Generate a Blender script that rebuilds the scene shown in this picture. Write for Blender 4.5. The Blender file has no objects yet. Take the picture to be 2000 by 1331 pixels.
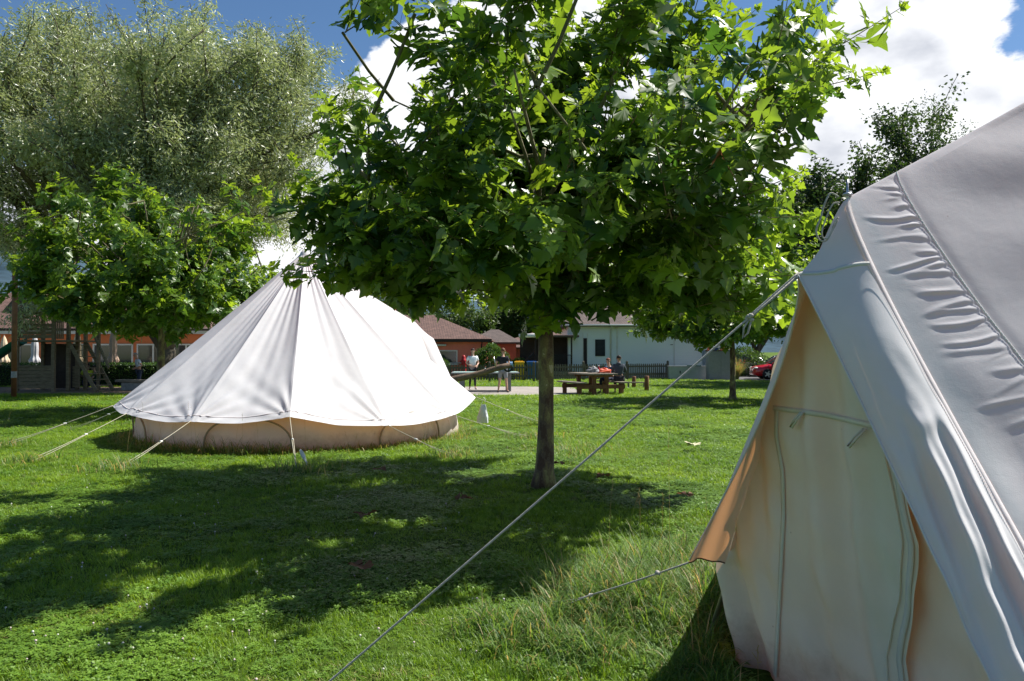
import bpy, math, random
import numpy as np
from mathutils import Vector, Matrix
R = math.radians
rng = np.random.default_rng(7)
random.seed(7)
scn = bpy.context.scene
COL = scn.collection

# ---------------------------------------------------------------- camera
F = 1500.0; PITCH = math.atan(22.5/F); CH = 1.6
cd = bpy.data.cameras.new('camera'); cam = bpy.data.objects.new('camera', cd); COL.objects.link(cam)
cam.location = (0, 0, CH); cam.rotation_euler = (math.pi/2+PITCH, 0, 0)
cd.lens = 27.0; cd.sensor_width = 36.0; cd.clip_start = 0.05; cd.clip_end = 12000
scn.camera = cam
cp, sp = math.cos(PITCH), math.sin(PITCH)
def ray(px, py):
    x = (px-1000)/F; y = (665.5-py)/F
    return np.array([x, cp - y*sp, sp + y*cp])
def W(px, py, Y):
    d = ray(px, py); d = d*(Y/d[1]); return np.array([d[0], d[1], d[2]+CH])
def G(px, py, z=0.0):
    d = ray(px, py); t = (z-CH)/d[2]; return np.array([d[0]*t, d[1]*t, z])

# ---------------------------------------------------------------- scene graph helpers
def tag(o, label=None, cat=None, group=None, kind=None):
    if label: o['label'] = label
    if cat: o['category'] = cat
    if group: o['group'] = group
    if kind: o['kind'] = kind
    return o
def thing(name, label, cat, loc=(0,0,0), rz=0, group=None, s=1.0):
    o = bpy.data.objects.new(name, None); COL.objects.link(o)
    o.empty_display_size = 0.2
    o.location = [float(v) for v in loc]; o.rotation_euler = (0, 0, rz); o.scale = (s, s, s)
    return tag(o, label, cat, group)
def link(name, me, mat=None, parent=None, label=None):
    o = bpy.data.objects.new(name, me); COL.objects.link(o)
    if mat is not None and not me.materials: me.materials.append(mat)
    if parent is not None: o.parent = parent
    if label: o['label'] = label
    return o
def copy_tree(o, parent=None):
    c = o.copy(); COL.objects.link(c)
    if parent is not None: c.parent = parent
    for ch in list(o.children): copy_tree(ch, c)
    return c
def npmesh(name, V, faces, smooth=True, attrs=None):
    """faces: list of int arrays (n,3)/(n,4)"""
    me = bpy.data.meshes.new(name)
    V = np.asarray(V, dtype=np.float32)
    faces = [np.asarray(f, dtype=np.int32) for f in faces if len(f)]
    me.vertices.add(len(V)); me.vertices.foreach_set('co', V.ravel())
    loops = np.concatenate([f.ravel() for f in faces])
    tot = np.concatenate([np.full(len(f), f.shape[1], dtype=np.int32) for f in faces])
    st = np.concatenate([[0], np.cumsum(tot)[:-1]]).astype(np.int32)
    me.loops.add(len(loops)); me.loops.foreach_set('vertex_index', loops)
    me.polygons.add(len(tot)); me.polygons.foreach_set('loop_start', st)
    try: me.polygons.foreach_set('loop_total', tot)
    except Exception: pass
    me.polygons.foreach_set('use_smooth', np.full(len(tot), smooth))
    if attrs:
        for k, a in attrs.items():
            at = me.attributes.new(k, 'FLOAT', 'POINT'); at.data.foreach_set('value', np.asarray(a, dtype=np.float32))
    me.update(calc_edges=True); me.validate()
    return me

class MB:
    def __init__(s): s.v = []; s.f = {3: [], 4: []}; s.n = 0; s.big = []
    def add(s, V, *faces):
        V = np.asarray(V, float); s.v.append(V)
        for f in faces:
            f = np.asarray(f, int)
            if len(f): s.f[f.shape[1]].append(f + s.n)
        s.n += len(V); return s
    def box(s, c, size, M=None, rz=0, bev=0.0):
        hx, hy, hz = [v/2 for v in size]
        b = min(bev, hx*.9, hy*.9, hz*.9)
        if b <= 0:
            V = np.array([[x, y, z] for x in (-hx, hx) for y in (-hy, hy) for z in (-hz, hz)])
            Fq = np.array([[0,1,3,2],[4,6,7,5],[0,4,5,1],[2,3,7,6],[0,2,6,4],[1,5,7,3]])
            T = np.zeros((0,3), int)
        else:
            V = []; idx = {}
            for sx in (-1,1):
                for sy in (-1,1):
                    for sz in (-1,1):
                        idx[(sx,sy,sz)] = len(V)
                        V.append([sx*hx, sy*(hy-b), sz*(hz-b)]); V.append([sx*(hx-b), sy*hy, sz*(hz-b)]); V.append([sx*(hx-b), sy*(hy-b), sz*hz])
            V = np.array(V); Fl = []; T = []
            for a in range(3):
                for sg in (-1,1):
                    o = [(-1,-1),(1,-1),(1,1),(-1,1)]
                    q = []
                    for (p, r) in o:
                        k = [0,0,0]; k[a] = sg; oth = [i for i in range(3) if i != a]; k[oth[0]] = p; k[oth[1]] = r
                        q.append(idx[tuple(k)]+a)
                    Fl.append(q)
            for a in range(3):
                oth = [i for i in range(3) if i != a]
                for s1 in (-1,1):
                    for s2 in (-1,1):
                        k0 = [0,0,0]; k1 = [0,0,0]
                        k0[a] = -1; k1[a] = 1
                        for k in (k0, k1): k[oth[0]] = s1; k[oth[1]] = s2
                        Fl.append([idx[tuple(k0)]+oth[0], idx[tuple(k1)]+oth[0], idx[tuple(k1)]+oth[1], idx[tuple(k0)]+oth[1]])
            for k in idx.values(): T.append([k, k+1, k+2])
            Fq = np.array(Fl); T = np.array(T)
        if M is not None: V = V @ np.array(M)[:3,:3].T
        elif rz: 
            c_, s_ = math.cos(rz), math.sin(rz); V = V @ np.array([[c_,-s_,0],[s_,c_,0],[0,0,1]]).T
        return s.add(V+np.array(c, float), Fq, T)
    def beam(s, a, b, w, h, bev=0.0, up=(0,0,1)):
        a = Vector(a); b = Vector(b); d = b-a; L = d.length; d.normalize()
        u = Vector(up)
        if abs(d.dot(u)) > .98: u = Vector((0,1,0))
        sd = d.cross(u).normalized(); u2 = sd.cross(d).normalized()
        M = Matrix((sd, d, u2)).transposed()
        return s.box((a+b)/2, (w, L, h), M=M, bev=bev)
    def tube(s, P, r, n=8, cap=True):
        P = np.asarray(P, float); m = len(P)
        r = np.full(m, r) if np.isscalar(r) else np.asarray(r, float)
        T = np.gradient(P, axis=0); T /= np.linalg.norm(T, axis=1, keepdims=True)+1e-9
        ref = np.array([0,0,1.0]) if abs(T[0][2]) < .9 else np.array([1.0,0,0])
        U = np.zeros_like(P); 
        for i in range(m):
            u = ref - T[i]*np.dot(ref, T[i]); u /= np.linalg.norm(u)+1e-9; U[i] = u; ref = u
        B = np.cross(T, U)
        a = np.arange(n)*2*np.pi/n
        V = (P[:,None,:] + r[:,None,None]*(np.cos(a)[None,:,None]*U[:,None,:] + np.sin(a)[None,:,None]*B[:,None,:])).reshape(-1,3)
        i = np.arange(m-1)[:,None]*n; j = np.arange(n)[None,:]; j2 = (j+1) % n
        Q = np.stack([i+j, i+j2, i+n+j2, i+n+j], -1).reshape(-1,4)
        Tt = np.zeros((0,3), int)
        if cap:
            V = np.vstack([V, P[0], P[-1]]); k = m*n
            jj = np.arange(n); Tt = np.vstack([np.stack([np.full(n,k), (jj+1)%n, jj], -1), np.stack([np.full(n,k+1), (m-1)*n+jj, (m-1)*n+(jj+1)%n], -1)])
        return s.add(V, Q, Tt)
    def lathe(s, prof, c=(0,0,0), n=16):
        prof = np.asarray(prof, float); a = np.arange(n)*2*np.pi/n; m = len(prof)
        V = np.stack([prof[:,0][:,None]*np.cos(a), prof[:,0][:,None]*np.sin(a), np.repeat(prof[:,1][:,None], n, 1)], -1).reshape(-1,3)+np.array(c, float)
        i = np.arange(m-1)[:,None]*n; j = np.arange(n)[None,:]; j2 = (j+1) % n
        return s.add(V, np.stack([i+j, i+j2, i+n+j2, i+n+j], -1).reshape(-1,4))
    def ell(s, c, r, n=12, m=8, M=None):
        th = np.linspace(0, np.pi, m+1); a = np.arange(n)*2*np.pi/n
        V = np.stack([np.sin(th)[:,None]*np.cos(a), np.sin(th)[:,None]*np.sin(a), np.repeat(np.cos(th)[:,None], n, 1)], -1).reshape(-1,3)*np.array(r, float)
        if M is not None: V = V @ np.array(M)[:3,:3].T
        i = np.arange(m)[:,None]*n; j = np.arange(n)[None,:]; j2 = (j+1) % n
        return s.add(V+np.array(c, float), np.stack([i+j, i+n+j, i+n+j2, i+j2], -1).reshape(-1,4))
    def grid(s, Q):
        Q = np.asarray(Q, float); a, b = Q.shape[:2]
        i = np.arange(a-1)[:,None]*b; j = np.arange(b-1)[None,:]
        return s.add(Q.reshape(-1,3), np.stack([i+j, i+j+1, i+b+j+1, i+b+j], -1).reshape(-1,4))
    def poly(s, V, faces):
        q = [f for f in faces if len(f) == 4]; t = [f for f in faces if len(f) == 3]
        return s.add(V, np.array(q, int).reshape(-1,4), np.array(t, int).reshape(-1,3))
    def build(s, name, mat, parent=None, smooth=False, label=None):
        V = np.vstack(s.v); fs = [np.vstack(f) for f in s.f.values() if f]
        return link(name, npmesh(name, V, fs, smooth), mat, parent, label)
def grid_mesh(name, Q, mat, parent=None, smooth=True, label=None):
    return MB().grid(Q).build(name, mat, parent, smooth, label)

def wav(x, y, seed, n=6, k0=1.0, k1=3.0):
    g = np.random.default_rng(seed); o = np.zeros(np.broadcast(x, y).shape)
    for i in range(n):
        k = k0+(k1-k0)*g.random(); a = g.random()*6.283; o = o+np.sin(k*(x*math.cos(a)+y*math.sin(a))*6.283+g.random()*6.283)/n**.5
    return o
def sstep(a, b, x):
    t = np.clip((x-a)/(b-a), 0, 1); return t*t*(3-2*t)

# ---------------------------------------------------------------- materials
def newmat(name):
    m = bpy.data.materials.new(name); m.use_nodes = True; nt = m.node_tree; nt.nodes.clear()
    out = nt.nodes.new('ShaderNodeOutputMaterial'); return m, nt, out
def N(nt, t, **kw):
    n = nt.nodes.new(t)
    for k, v in kw.items():
        if k.startswith('i_'): n.inputs[k[2:].replace('_', ' ')].default_value = v
        else: setattr(n, k, v)
    return n
def c4(c): return (c[0], c[1], c[2], 1)
def pmat(name, col, rough=.7, var=.18, scale=6.0, metal=0.0, bump=0.0, bscale=40.0, col2=None, spec=.3, coords='Object', stretch=None, trans=0, clear=0, wear=None):
    m, nt, out = newmat(name); L = nt.links
    b = N(nt, 'ShaderNodeBsdfPrincipled'); b.inputs['Roughness'].default_value = rough; b.inputs['Metallic'].default_value = metal
    b.inputs['Specular IOR Level'].default_value = spec
    if clear: b.inputs['Coat Weight'].default_value = clear; b.inputs['Coat Roughness'].default_value = .05
    tc = N(nt, 'ShaderNodeTexCoord'); src = tc.outputs[coords]
    if stretch:
        mp = N(nt, 'ShaderNodeMapping'); mp.inputs['Scale'].default_value = stretch; L.new(src, mp.inputs['Vector']); src = mp.outputs[0]
    nz = N(nt, 'ShaderNodeTexNoise'); nz.inputs['Scale'].default_value = scale; nz.inputs['Detail'].default_value = 6; nz.inputs['Roughness'].default_value = .65
    L.new(src, nz.inputs['Vector'])
    mx = N(nt, 'ShaderNodeMix', data_type='RGBA')
    rp = N(nt, 'ShaderNodeMapRange'); rp.inputs['From Min'].default_value = .3; rp.inputs['From Max'].default_value = .7; L.new(nz.outputs['Fac'], rp.inputs['Value'])
    L.new(rp.outputs[0], mx.inputs['Factor'])
    a = [c*(1-var) for c in col]; d = [min(1, c*(1+var)) for c in col] if col2 is None else col2
    mx.inputs['A'].default_value = c4(a); mx.inputs['B'].default_value = c4(d)
    L.new(mx.outputs['Result'], b.inputs['Base Color'])
    if bump:
        n2 = N(nt, 'ShaderNodeTexNoise'); n2.inputs['Scale'].default_value = bscale; n2.inputs['Detail'].default_value = 4; L.new(src, n2.inputs['Vector'])
        bp = N(nt, 'ShaderNodeBump'); bp.inputs['Strength'].default_value = bump; bp.inputs['Distance'].default_value = .02
        L.new(n2.outputs['Fac'], bp.inputs['Height']); L.new(bp.outputs[0], b.inputs['Normal'])
    L.new(b.outputs[0], out.inputs['Surface']); return m
def leafmat(name, dark, light, transcol, tfac=.4, rough=.45, back=None, spec=.5, inst=False, nscale=.5, dry=None):
    m, nt, out = newmat(name); L = nt.links
    if inst:
        oi = N(nt, 'ShaderNodeObjectInfo'); at_out = oi.outputs['Random']
    else:
        at = N(nt, 'ShaderNodeAttribute', attribute_name='tint'); at_out = at.outputs['Fac']
    geo = N(nt, 'ShaderNodeNewGeometry')
    nz = N(nt, 'ShaderNodeTexNoise'); nz.inputs['Scale'].default_value = nscale; nz.inputs['Detail'].default_value = 4
    L.new(geo.outputs['Position'], nz.inputs['Vector'])
    ad = N(nt, 'ShaderNodeMath', operation='MULTIPLY_ADD'); L.new(nz.outputs['Fac'], ad.inputs[0]); ad.inputs[1].default_value = 1.6 if inst else .5
    sub = N(nt, 'ShaderNodeMath', operation='MULTIPLY_ADD'); L.new(at_out, sub.inputs[0]); sub.inputs[1].default_value = .55 if inst else 1; sub.inputs[2].default_value = -.6 if inst else -.25
    L.new(sub.outputs[0], ad.inputs[2]); ad.use_clamp = True
    mx = N(nt, 'ShaderNodeMix', data_type='RGBA'); mx.inputs['A'].default_value = c4(dark); mx.inputs['B'].default_value = c4(light); L.new(ad.outputs[0], mx.inputs['Factor'])
    colr = mx.outputs['Result']
    if dry is not None:
        at2 = N(nt, 'ShaderNodeAttribute', attribute_name='dry')
        m3 = N(nt, 'ShaderNodeMix', data_type='RGBA'); L.new(colr, m3.inputs['A']); m3.inputs['B'].default_value = c4(dry); L.new(at2.outputs['Fac'], m3.inputs['Factor']); colr = m3.outputs['Result']
    base = colr
    if back is not None:
        m2 = N(nt, 'ShaderNodeMix', data_type='RGBA'); L.new(colr, m2.inputs['A']); m2.inputs['B'].default_value = c4(back)
        fm = N(nt, 'ShaderNodeMath', operation='MULTIPLY'); L.new(geo.outputs['Backfacing'], fm.inputs[0]); fm.inputs[1].default_value = .6
        L.new(fm.outputs[0], m2.inputs['Factor']); base = m2.outputs['Result']
    b = N(nt, 'ShaderNodeBsdfPrincipled'); b.inputs['Roughness'].default_value = rough; b.inputs['Specular IOR Level'].default_value = spec
    L.new(base, b.inputs['Base Color'])
    t = N(nt, 'ShaderNodeBsdfTranslucent')
    tm = N(nt, 'ShaderNodeMix', data_type='RGBA', blend_type='MULTIPLY'); tm.inputs['Factor'].default_value = 1
    sc = [transcol[i]/max(light[i], 1e-3) for i in range(3)]; tm.inputs['B'].default_value = c4(sc); L.new(colr, tm.inputs['A'])
    L.new(tm.outputs['Result'], t.inputs['Color'])
    ms = N(nt, 'ShaderNodeMixShader'); ms.inputs[0].default_value = tfac
    L.new(b.outputs[0], ms.inputs[1]); L.new(t.outputs[0], ms.inputs[2]); L.new(ms.outputs[0], out.inputs['Surface'])
    return m
def canvasmat(name, col, tcol, tfac=.3):
    m, nt, out = newmat(name); L = nt.links
    tc = N(nt, 'ShaderNodeTexCoord')
    n1 = N(nt, 'ShaderNodeTexNoise'); n1.inputs['Scale'].default_value = 1.7; n1.inputs['Detail'].default_value = 6; n1.inputs['Roughness'].default_value = .7; L.new(tc.outputs['Object'], n1.inputs['Vector'])
    rp = N(nt, 'ShaderNodeMapRange'); rp.inputs['From Min'].default_value = .35; rp.inputs['From Max'].default_value = .7; L.new(n1.outputs['Fac'], rp.inputs['Value'])
    mx = N(nt, 'ShaderNodeMix', data_type='RGBA'); mx.inputs['A'].default_value = c4(col); mx.inputs['B'].default_value = c4([c*.9 for c in col]); L.new(rp.outputs[0], mx.inputs['Factor'])
    # small specks of dirt
    n3 = N(nt, 'ShaderNodeTexVoronoi'); n3.inputs['Scale'].default_value = 7; L.new(tc.outputs['Object'], n3.inputs['Vector'])
    r3 = N(nt, 'ShaderNodeMapRange'); r3.inputs['From Min'].default_value = .02; r3.inputs['From Max'].default_value = .035; r3.inputs['To Min'].default_value = .6; r3.inputs['To Max'].default_value = 0; L.new(n3.outputs['Distance'], r3.inputs['Value'])
    m3 = N(nt, 'ShaderNodeMix', data_type='RGBA'); L.new(mx.outputs['Result'], m3.inputs['A']); m3.inputs['B'].default_value = c4([c*.35 for c in col]); L.new(r3.outputs[0], m3.inputs['Factor'])
    sx = N(nt, 'ShaderNodeSeparateXYZ'); L.new(tc.outputs['Object'], sx.inputs[0])
    dn = N(nt, 'ShaderNodeTexNoise'); dn.inputs['Scale'].default_value = 5; dn.inputs['Detail'].default_value = 8; dn.inputs['Roughness'].default_value = .75; L.new(tc.outputs['Object'], dn.inputs['Vector'])
    hz = N(nt, 'ShaderNodeMath', operation='MULTIPLY_ADD'); L.new(dn.outputs['Fac'], hz.inputs[0]); hz.inputs[1].default_value = -.55; L.new(sx.outputs[2], hz.inputs[2])
    r5 = N(nt, 'ShaderNodeMapRange'); r5.inputs['From Min'].default_value = -.30; r5.inputs['From Max'].default_value = .02; r5.inputs['To Min'].default_value = .75; r5.inputs['To Max'].default_value = 0; L.new(hz.outputs[0], r5.inputs['Value'])
    m5 = N(nt, 'ShaderNodeMix', data_type='RGBA'); L.new(m3.outputs['Result'], m5.inputs['A']); m5.inputs['B'].default_value = (.20,.17,.11,1); L.new(r5.outputs[0], m5.inputs['Factor']); m3 = m5
    d = N(nt, 'ShaderNodeBsdfPrincipled'); d.inputs['Roughness'].default_value = .85; d.inputs['Specular IOR Level'].default_value = .15
    L.new(m3.outputs['Result'], d.inputs['Base Color'])
    w = N(nt, 'ShaderNodeTexNoise'); w.inputs['Scale'].default_value = 260; w.inputs['Detail'].default_value = 2; L.new(tc.outputs['Object'], w.inputs['Vector'])
    w2 = N(nt, 'ShaderNodeTexNoise'); w2.inputs['Scale'].default_value = 9; w2.inputs['Detail'].default_value = 5; w2.inputs['Distortion'].default_value = .2; L.new(tc.outputs['Object'], w2.inputs['Vector'])
    bp = N(nt, 'ShaderNodeBump'); bp.inputs['Strength'].default_value = .25; bp.inputs['Distance'].default_value = .002; L.new(w.outputs['Fac'], bp.inputs['Height'])
    bp2 = N(nt, 'ShaderNodeBump'); bp2.inputs['Strength'].default_value = .20; bp2.inputs['Distance'].default_value = .012; L.new(w2.outputs['Fac'], bp2.inputs['Height']); L.new(bp.outputs[0], bp2.inputs['Normal'])
    L.new(bp2.outputs[0], d.inputs['Normal'])
    t = N(nt, 'ShaderNodeBsdfTranslucent'); t.inputs['Color'].default_value = c4(tcol)
    ms = N(nt, 'ShaderNodeMixShader'); ms.inputs[0].default_value = tfac
    L.new(d.outputs[0], ms.inputs[1]); L.new(t.outputs[0], ms.inputs[2]); L.new(ms.outputs[0], out.inputs['Surface'])
    return m
def glassmat(name, col=(.03,.04,.045)):
    return pmat(name, col, rough=.08, var=.3, scale=1.5, spec=.8)

M = {}
M['canvas'] = canvasmat('cream_canvas', (.79,.79,.795), (.95,.42,.15), .24)
M['canvas_door'] = canvasmat('door_canvas', (.74,.71,.62), (.9,.55,.3), .10)
M['canvas_wall'] = canvasmat('wall_canvas', (.74,.68,.60), (.9,.5,.28), .16)
M['tape'] = canvasmat('seam_tape', (.66,.645,.60), (.6,.4,.2), .1)
M['stitch'] = pmat('white_thread', (.74,.72,.70), .9, .1)
M['rope'] = pmat('cotton_rope', (.52,.48,.43), .9, .25, 60, bump=.6, bscale=300)
M['rope_pale'] = pmat('pale_rope', (.45,.42,.32), .9, .2, 60)
M['steel'] = pmat('steel', (.45,.45,.46), .35, .2, metal=.9)
M['peg'] = pmat('peg_metal', (.25,.24,.22), .5, .2, metal=.6)
M['white_plastic'] = pmat('white_plastic', (.78,.79,.78), .5, .06)
M['bark'] = pmat('plane_bark', (.13,.10,.07), .9, .45, 7, bump=.8, bscale=25, col2=(.27,.25,.14))
M['bark_dark'] = pmat('willow_bark', (.10,.085,.06), .95, .3, 5, bump=.7)
M['twig'] = pmat('twig_bark', (.12,.11,.05), .8, .3, 12)
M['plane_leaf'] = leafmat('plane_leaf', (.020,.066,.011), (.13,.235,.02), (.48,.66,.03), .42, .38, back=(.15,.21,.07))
M['dead_leaf'] = leafmat('dead_leaf', (.12,.045,.02), (.26,.12,.05), (.4,.2,.08), .25, .7)
M['willow_leaf'] = leafmat('willow_leaf', (.17,.21,.07), (.44,.49,.23), (.60,.68,.24), .32, .38, back=(.42,.45,.36), spec=.7)
M['birch_leaf'] = leafmat('birch_leaf', (.02,.045,.012), (.065,.095,.02), (.14,.22,.03), .3, .5)
M['dense_leaf'] = leafmat('dense_leaf', (.03,.065,.015), (.10,.15,.03), (.18,.26,.04), .3, .55)
M['hedge_leaf'] = leafmat('hedge_leaf', (.03,.08,.015), (.08,.17,.02), (.18,.3,.03), .3, .5)
M['grass'] = leafmat('grass_blades', (.065,.16,.010), (.245,.37,.022), (.48,.66,.025), .40, .5, inst=True, nscale=.55)
M['grass_long'] = leafmat('long_grass_blades', (.04,.11,.018), (.17,.28,.045), (.34,.50,.05), .40, .55, dry=(.40,.30,.14))
M['grass_dry'] = leafmat('dry_grass_blades', (.20,.20,.06), (.38,.33,.13), (.45,.42,.15), .3, .6, inst=True, nscale=1.5, spec=.2)
M['clover'] = leafmat('clover_leaves', (.065,.155,.013), (.20,.34,.035), (.40,.58,.04), .35, .5, inst=True, nscale=.8)
M['wood'] = pmat('weathered_wood', (.17,.125,.07), .85, .3, 4, bump=.4, stretch=(1,1,6), col2=(.25,.20,.12))
M['wood_red'] = pmat('brown_wood', (.19,.09,.045), .8, .3, 5, bump=.3)
M['wood_grey'] = pmat('grey_wood', (.22,.19,.15), .9, .3, 5, bump=.4)
M['wood_log'] = pmat('log_wood', (.16,.11,.075), .85, .35, 4, bump=.5)
M['fence'] = pmat('fence_wood', (.11,.10,.075), .9, .3, 8)
M['black'] = pmat('black', (.015,.015,.017), .5, .2)
M['glass'] = glassmat('window_glass')
M['frame'] = pmat('white_frame', (.75,.74,.70), .5, .06)
PR1 = 0; SUN_EL = 53; SUN_AZ = 25; SKYV = 0.72; EXPO = 0.84
# ---------------------------------------------------------------- bell tents
def strip(mb, P, Nn, w, off=.003):
    P = np.asarray(P, float); Nn = np.asarray(Nn, float)
    T = np.gradient(P, axis=0); S = np.cross(T, Nn); S /= np.linalg.norm(S, axis=1, keepdims=True)+1e-9
    Q = np.stack([P-S*w/2+Nn*.0005, P-S*w/2+Nn*off, P+S*w/2+Nn*off, P+S*w/2+Nn*.0005], 1)
    mb.grid(Q)
def stitches(mb, P, Nn, w, step=.012, ln=.008, r=.0011):
    P = np.asarray(P); L = np.concatenate([[0], np.cumsum(np.linalg.norm(np.diff(P, axis=0), axis=1))])
    T = np.gradient(P, axis=0); S = np.cross(T, Nn); S /= np.linalg.norm(S, axis=1, keepdims=True)+1e-9
    for sd in ((-1, 1) if w else (0,)):
        Pp = P+S*w*sd/2+Nn*.004
        for a in np.arange(0, L[-1]-ln, step):
            q = np.array([[np.interp(x, L, Pp[:,k]) for k in range(3)] for x in (a, a+ln)])
            mb.tube(q, r, 4, False)

def normals(Q):
    a = np.gradient(Q, axis=0); b = np.gradient(Q, axis=1); n = np.cross(a, b); n /= np.linalg.norm(n, axis=2, keepdims=True)+1e-12
    return n

class Tent:
    pass
def make_tent(p):
    t = Tent(); C = np.array([p['C'][0], p['C'][1], 0.0]); n = np.array([p['n'][0], p['n'][1], 0.0]); n /= np.linalg.norm(n)
    l = np.array([n[1], -n[0], 0.0]); up = np.array([0, 0, 1.0])
    def loc(a, b, z): return C+n*a+l*b+up*z
    t.leg = None; t.loc = loc; t.n = n; t.l = l
    apex = loc(0, p.get('ab', 0), p['apex']); P = loc(p['Pa'], 0, p['Pz']); H = loc(p['Ha'], 0, p['Hz'])
    root = thing(p['name'], p['label'], 'tent', C, 0, 'cream bell tents')
    inv = -C
    zh = p['zh']; Rh = p['Rh']; tl = 1-zh/p['Pz']
    def leg(s, tt):   # s=+1: l side, -1: other side ; tt 0 at peak, 1 at ground
        B = loc(p['La'], s*p['Lb'], 0); return P+(B-P)*tt+n*(p['legbow']*math.sin(math.pi*tt**.6)*(1-tt))
    t.leg = leg
    fine = p['fine']; seed = p['seed']
    roof = MB(); seams = MB(); st = MB()
    segs = []
    ga = p['guys']     # angles (deg) from door dir
    def hem(a, f, fl):
        zz_ = np.interp(abs(a), ga, p['zg']) if a > 0 else p['zg'][-1]; a = R(a); r = Rh-.10*math.sin(math.pi*f)*fl; return loc(r*math.cos(a), r*math.sin(a), zz_-.055*math.sin(math.pi*f)*fl+.04*(1-fl))
    t.hem = hem; nv = p["nv"]
    v = np.linspace(0, 1, nv)**p.get('vp', .8)
    v = v/v[-1]
    segdef = []
    for s in (1, -1):
        m = p['nleg'][0 if s > 0 else 1]; K = np.array([leg(s, tt) for tt in np.linspace(0, tl, m)]); segdef.append(('leg', s, K))
        J = leg(s, tl); g0 = hem(ga[0] if s > 0 else ga[-1], 0, 1); m = p['nseg'][0 if s > 0 else 1]
        K = np.array([J+(g0-J)*f+np.array([0,0,-.04*math.sin(math.pi*f)]) for f in np.linspace(0, 1, m)]); segdef.append(('j', s, K))
    for i in range(len(ga)-1):
        m = p['ngs'](ga[i]); K = np.array([hem(ga[i]+(ga[i+1]-ga[i])*f, f, 1) for f in np.linspace(0, 1, m)]); segdef.append(('hem', 1, K))
    t.surf = {}
    for si, (kind, s, K) in enumerate(segdef):
        m = len(K); f = np.linspace(0, 1, m)[:,None]; vv = v[None,:]
        d = K-C; d[:,2] = 0; d /= np.linalg.norm(d, axis=1, keepdims=True)+1e-9
        A = apex[None,:]+d*.05
        Q = A[:,None,:]+(K-A)[:,None,:]*vv[:,:,None]
        sg = p['sag']*np.sin(np.pi*vv**.9)
        Q = Q-up*sg[:,:,None]*np.ones_like(f)[:,:,None]
        nn = normals(Q); 
        outw = Q-(C+up*0.3)
        sgn = np.sign((nn*outw).sum(2).mean()); nn = nn*sgn
        length = np.linalg.norm((K-A)[m//2]); segL = np.linalg.norm(K[-1]-K[0])
        x = f*segL*vv; y = (1-vv)*length*np.ones_like(f); xr = (1-f)*segL*vv
        h = np.zeros((m, nv)); 
        g = np.random.default_rng(seed+si)
        if kind != 'leg':
            h -= .05*np.sin(np.pi*f)**.8*np.sin(np.pi*np.clip(vv,0,1))**.7*segL/1.4
            for (xx, ph) in ((x, g.random()*6), (xr, g.random()*6)):
                an = np.arctan2(xx, y+.02); dd = np.hypot(xx, y)
                h += p['wr']*np.exp(-dd/.75)*np.clip(dd/.15, 0, 1)*np.sin(an*13+ph+1.5*wav(xx, y, seed+si, 3, .3, .8))*np.cos(an)**.5
                h += p['wr']*.5*np.exp(-dd/1.8)*np.clip(dd/.2, 0, 1)*np.sin(an*23+ph*2)*np.exp(-an*3)
            fa = 3+g.integers(0, 3)
            h += p['wr']*.7*np.sin(f*6.283*fa+g.random()*6+.8*np.sin(vv*5+g.random()*6))*np.sin(np.pi*f)*np.exp(-vv/.45)
            h += p['wr']*.35*wav(f*segL*np.ones_like(vv), vv*.7*np.ones_like(f), seed+50+si, 6, .5, 1.6)*np.sin(np.pi*f)
        else:
            an = 0
            h += p['wr']*.6*wav(f*segL*np.ones_like(vv), vv*length*.5*np.ones_like(f), seed+80+si, 6, .3, .9)*np.sin(np.pi*np.clip(f*1.0,0,1))**.5*np.clip((1-vv)*8, 0, 1)
            if p['near'] and s < 0:
                # gathered wrinkles between the pole seam and the stitched seam
                dist = (1-vv)*length*np.ones_like(f); S0 = np.interp(f, [0, .35, 1], [.30, .36, .50])
                along = f*segL*np.ones_like(vv)-dist*.50
                pos = -.12
                while pos < 1.35:
                    a_ = (.0016+.0042*g.random()**1.3)*math.exp(-max(0, pos-.45)*.9); w_ = .005+.008*g.random(); lo = .02+.20*g.random()+max(0, pos-.6)*.12; sk = (g.random()-.5)*.12
                    cc = pos+.018*np.sin(dist*9+g.random()*6)+sk*dist
                    env = sstep(lo, lo+.12, dist)*(1-sstep(S0-.045, S0+.01, dist))
                    prof = np.exp(-((along-cc)/w_)**2)-.55*np.exp(-((along-cc-1.7*w_)/(w_*1.2))**2)
                    h += a_*env*prof
                    pos += .020+.034*g.random()+.04*max(0,pos-.5)
                # softer continuation beyond the stitched seam
                h += .006*wav(along*2.2, dist*.35, 991, 6, .3, 1.1)*sstep(S0, S0+.5, dist)
                h += -.003*np.exp(-((dist-S0)/.03)**2)
                # slack pillows low on the panel
                h += .018*wav(along*1.2, dist*.6, 77, 5, .5, 1.3)*sstep(.55, 1.1, along)*sstep(0.02, .2, dist)
        e_ = sstep(0, .05, f)*sstep(0, .05, 1-f) if kind != 'leg' else sstep(0, .03, 1-f)*np.clip(f*30, 0, 1)
        h = h*e_
        Q = Q+nn*h[:,:,None]
        roof.grid(Q-C)
        t.surf[(kind, s)] = (Q, nn, v, segL, length)
        # seam tape down each guy line
        if kind in ('hem', 'j'):
            mN = nn[-1]; 
            if p['tapes']: strip(seams, Q[-1]-C, mN, .022, .004)
            kk = np.searchsorted(v, 1-.15/length); strip(seams, Q[:,kk]-C, nn[:,kk], .012, .004)
    rf = roof.build('roof_canvas', M['canvas'], root, True)
    seams.build('seam_tape', M['canvas'], root, True)
    # wall
    a0 = math.degrees(math.atan2(p['Lb'], p['La'])); aa = np.linspace(a0, 360-a0, p['nwall'])
    Rw = math.hypot(p['La'], p['Lb'])
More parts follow.
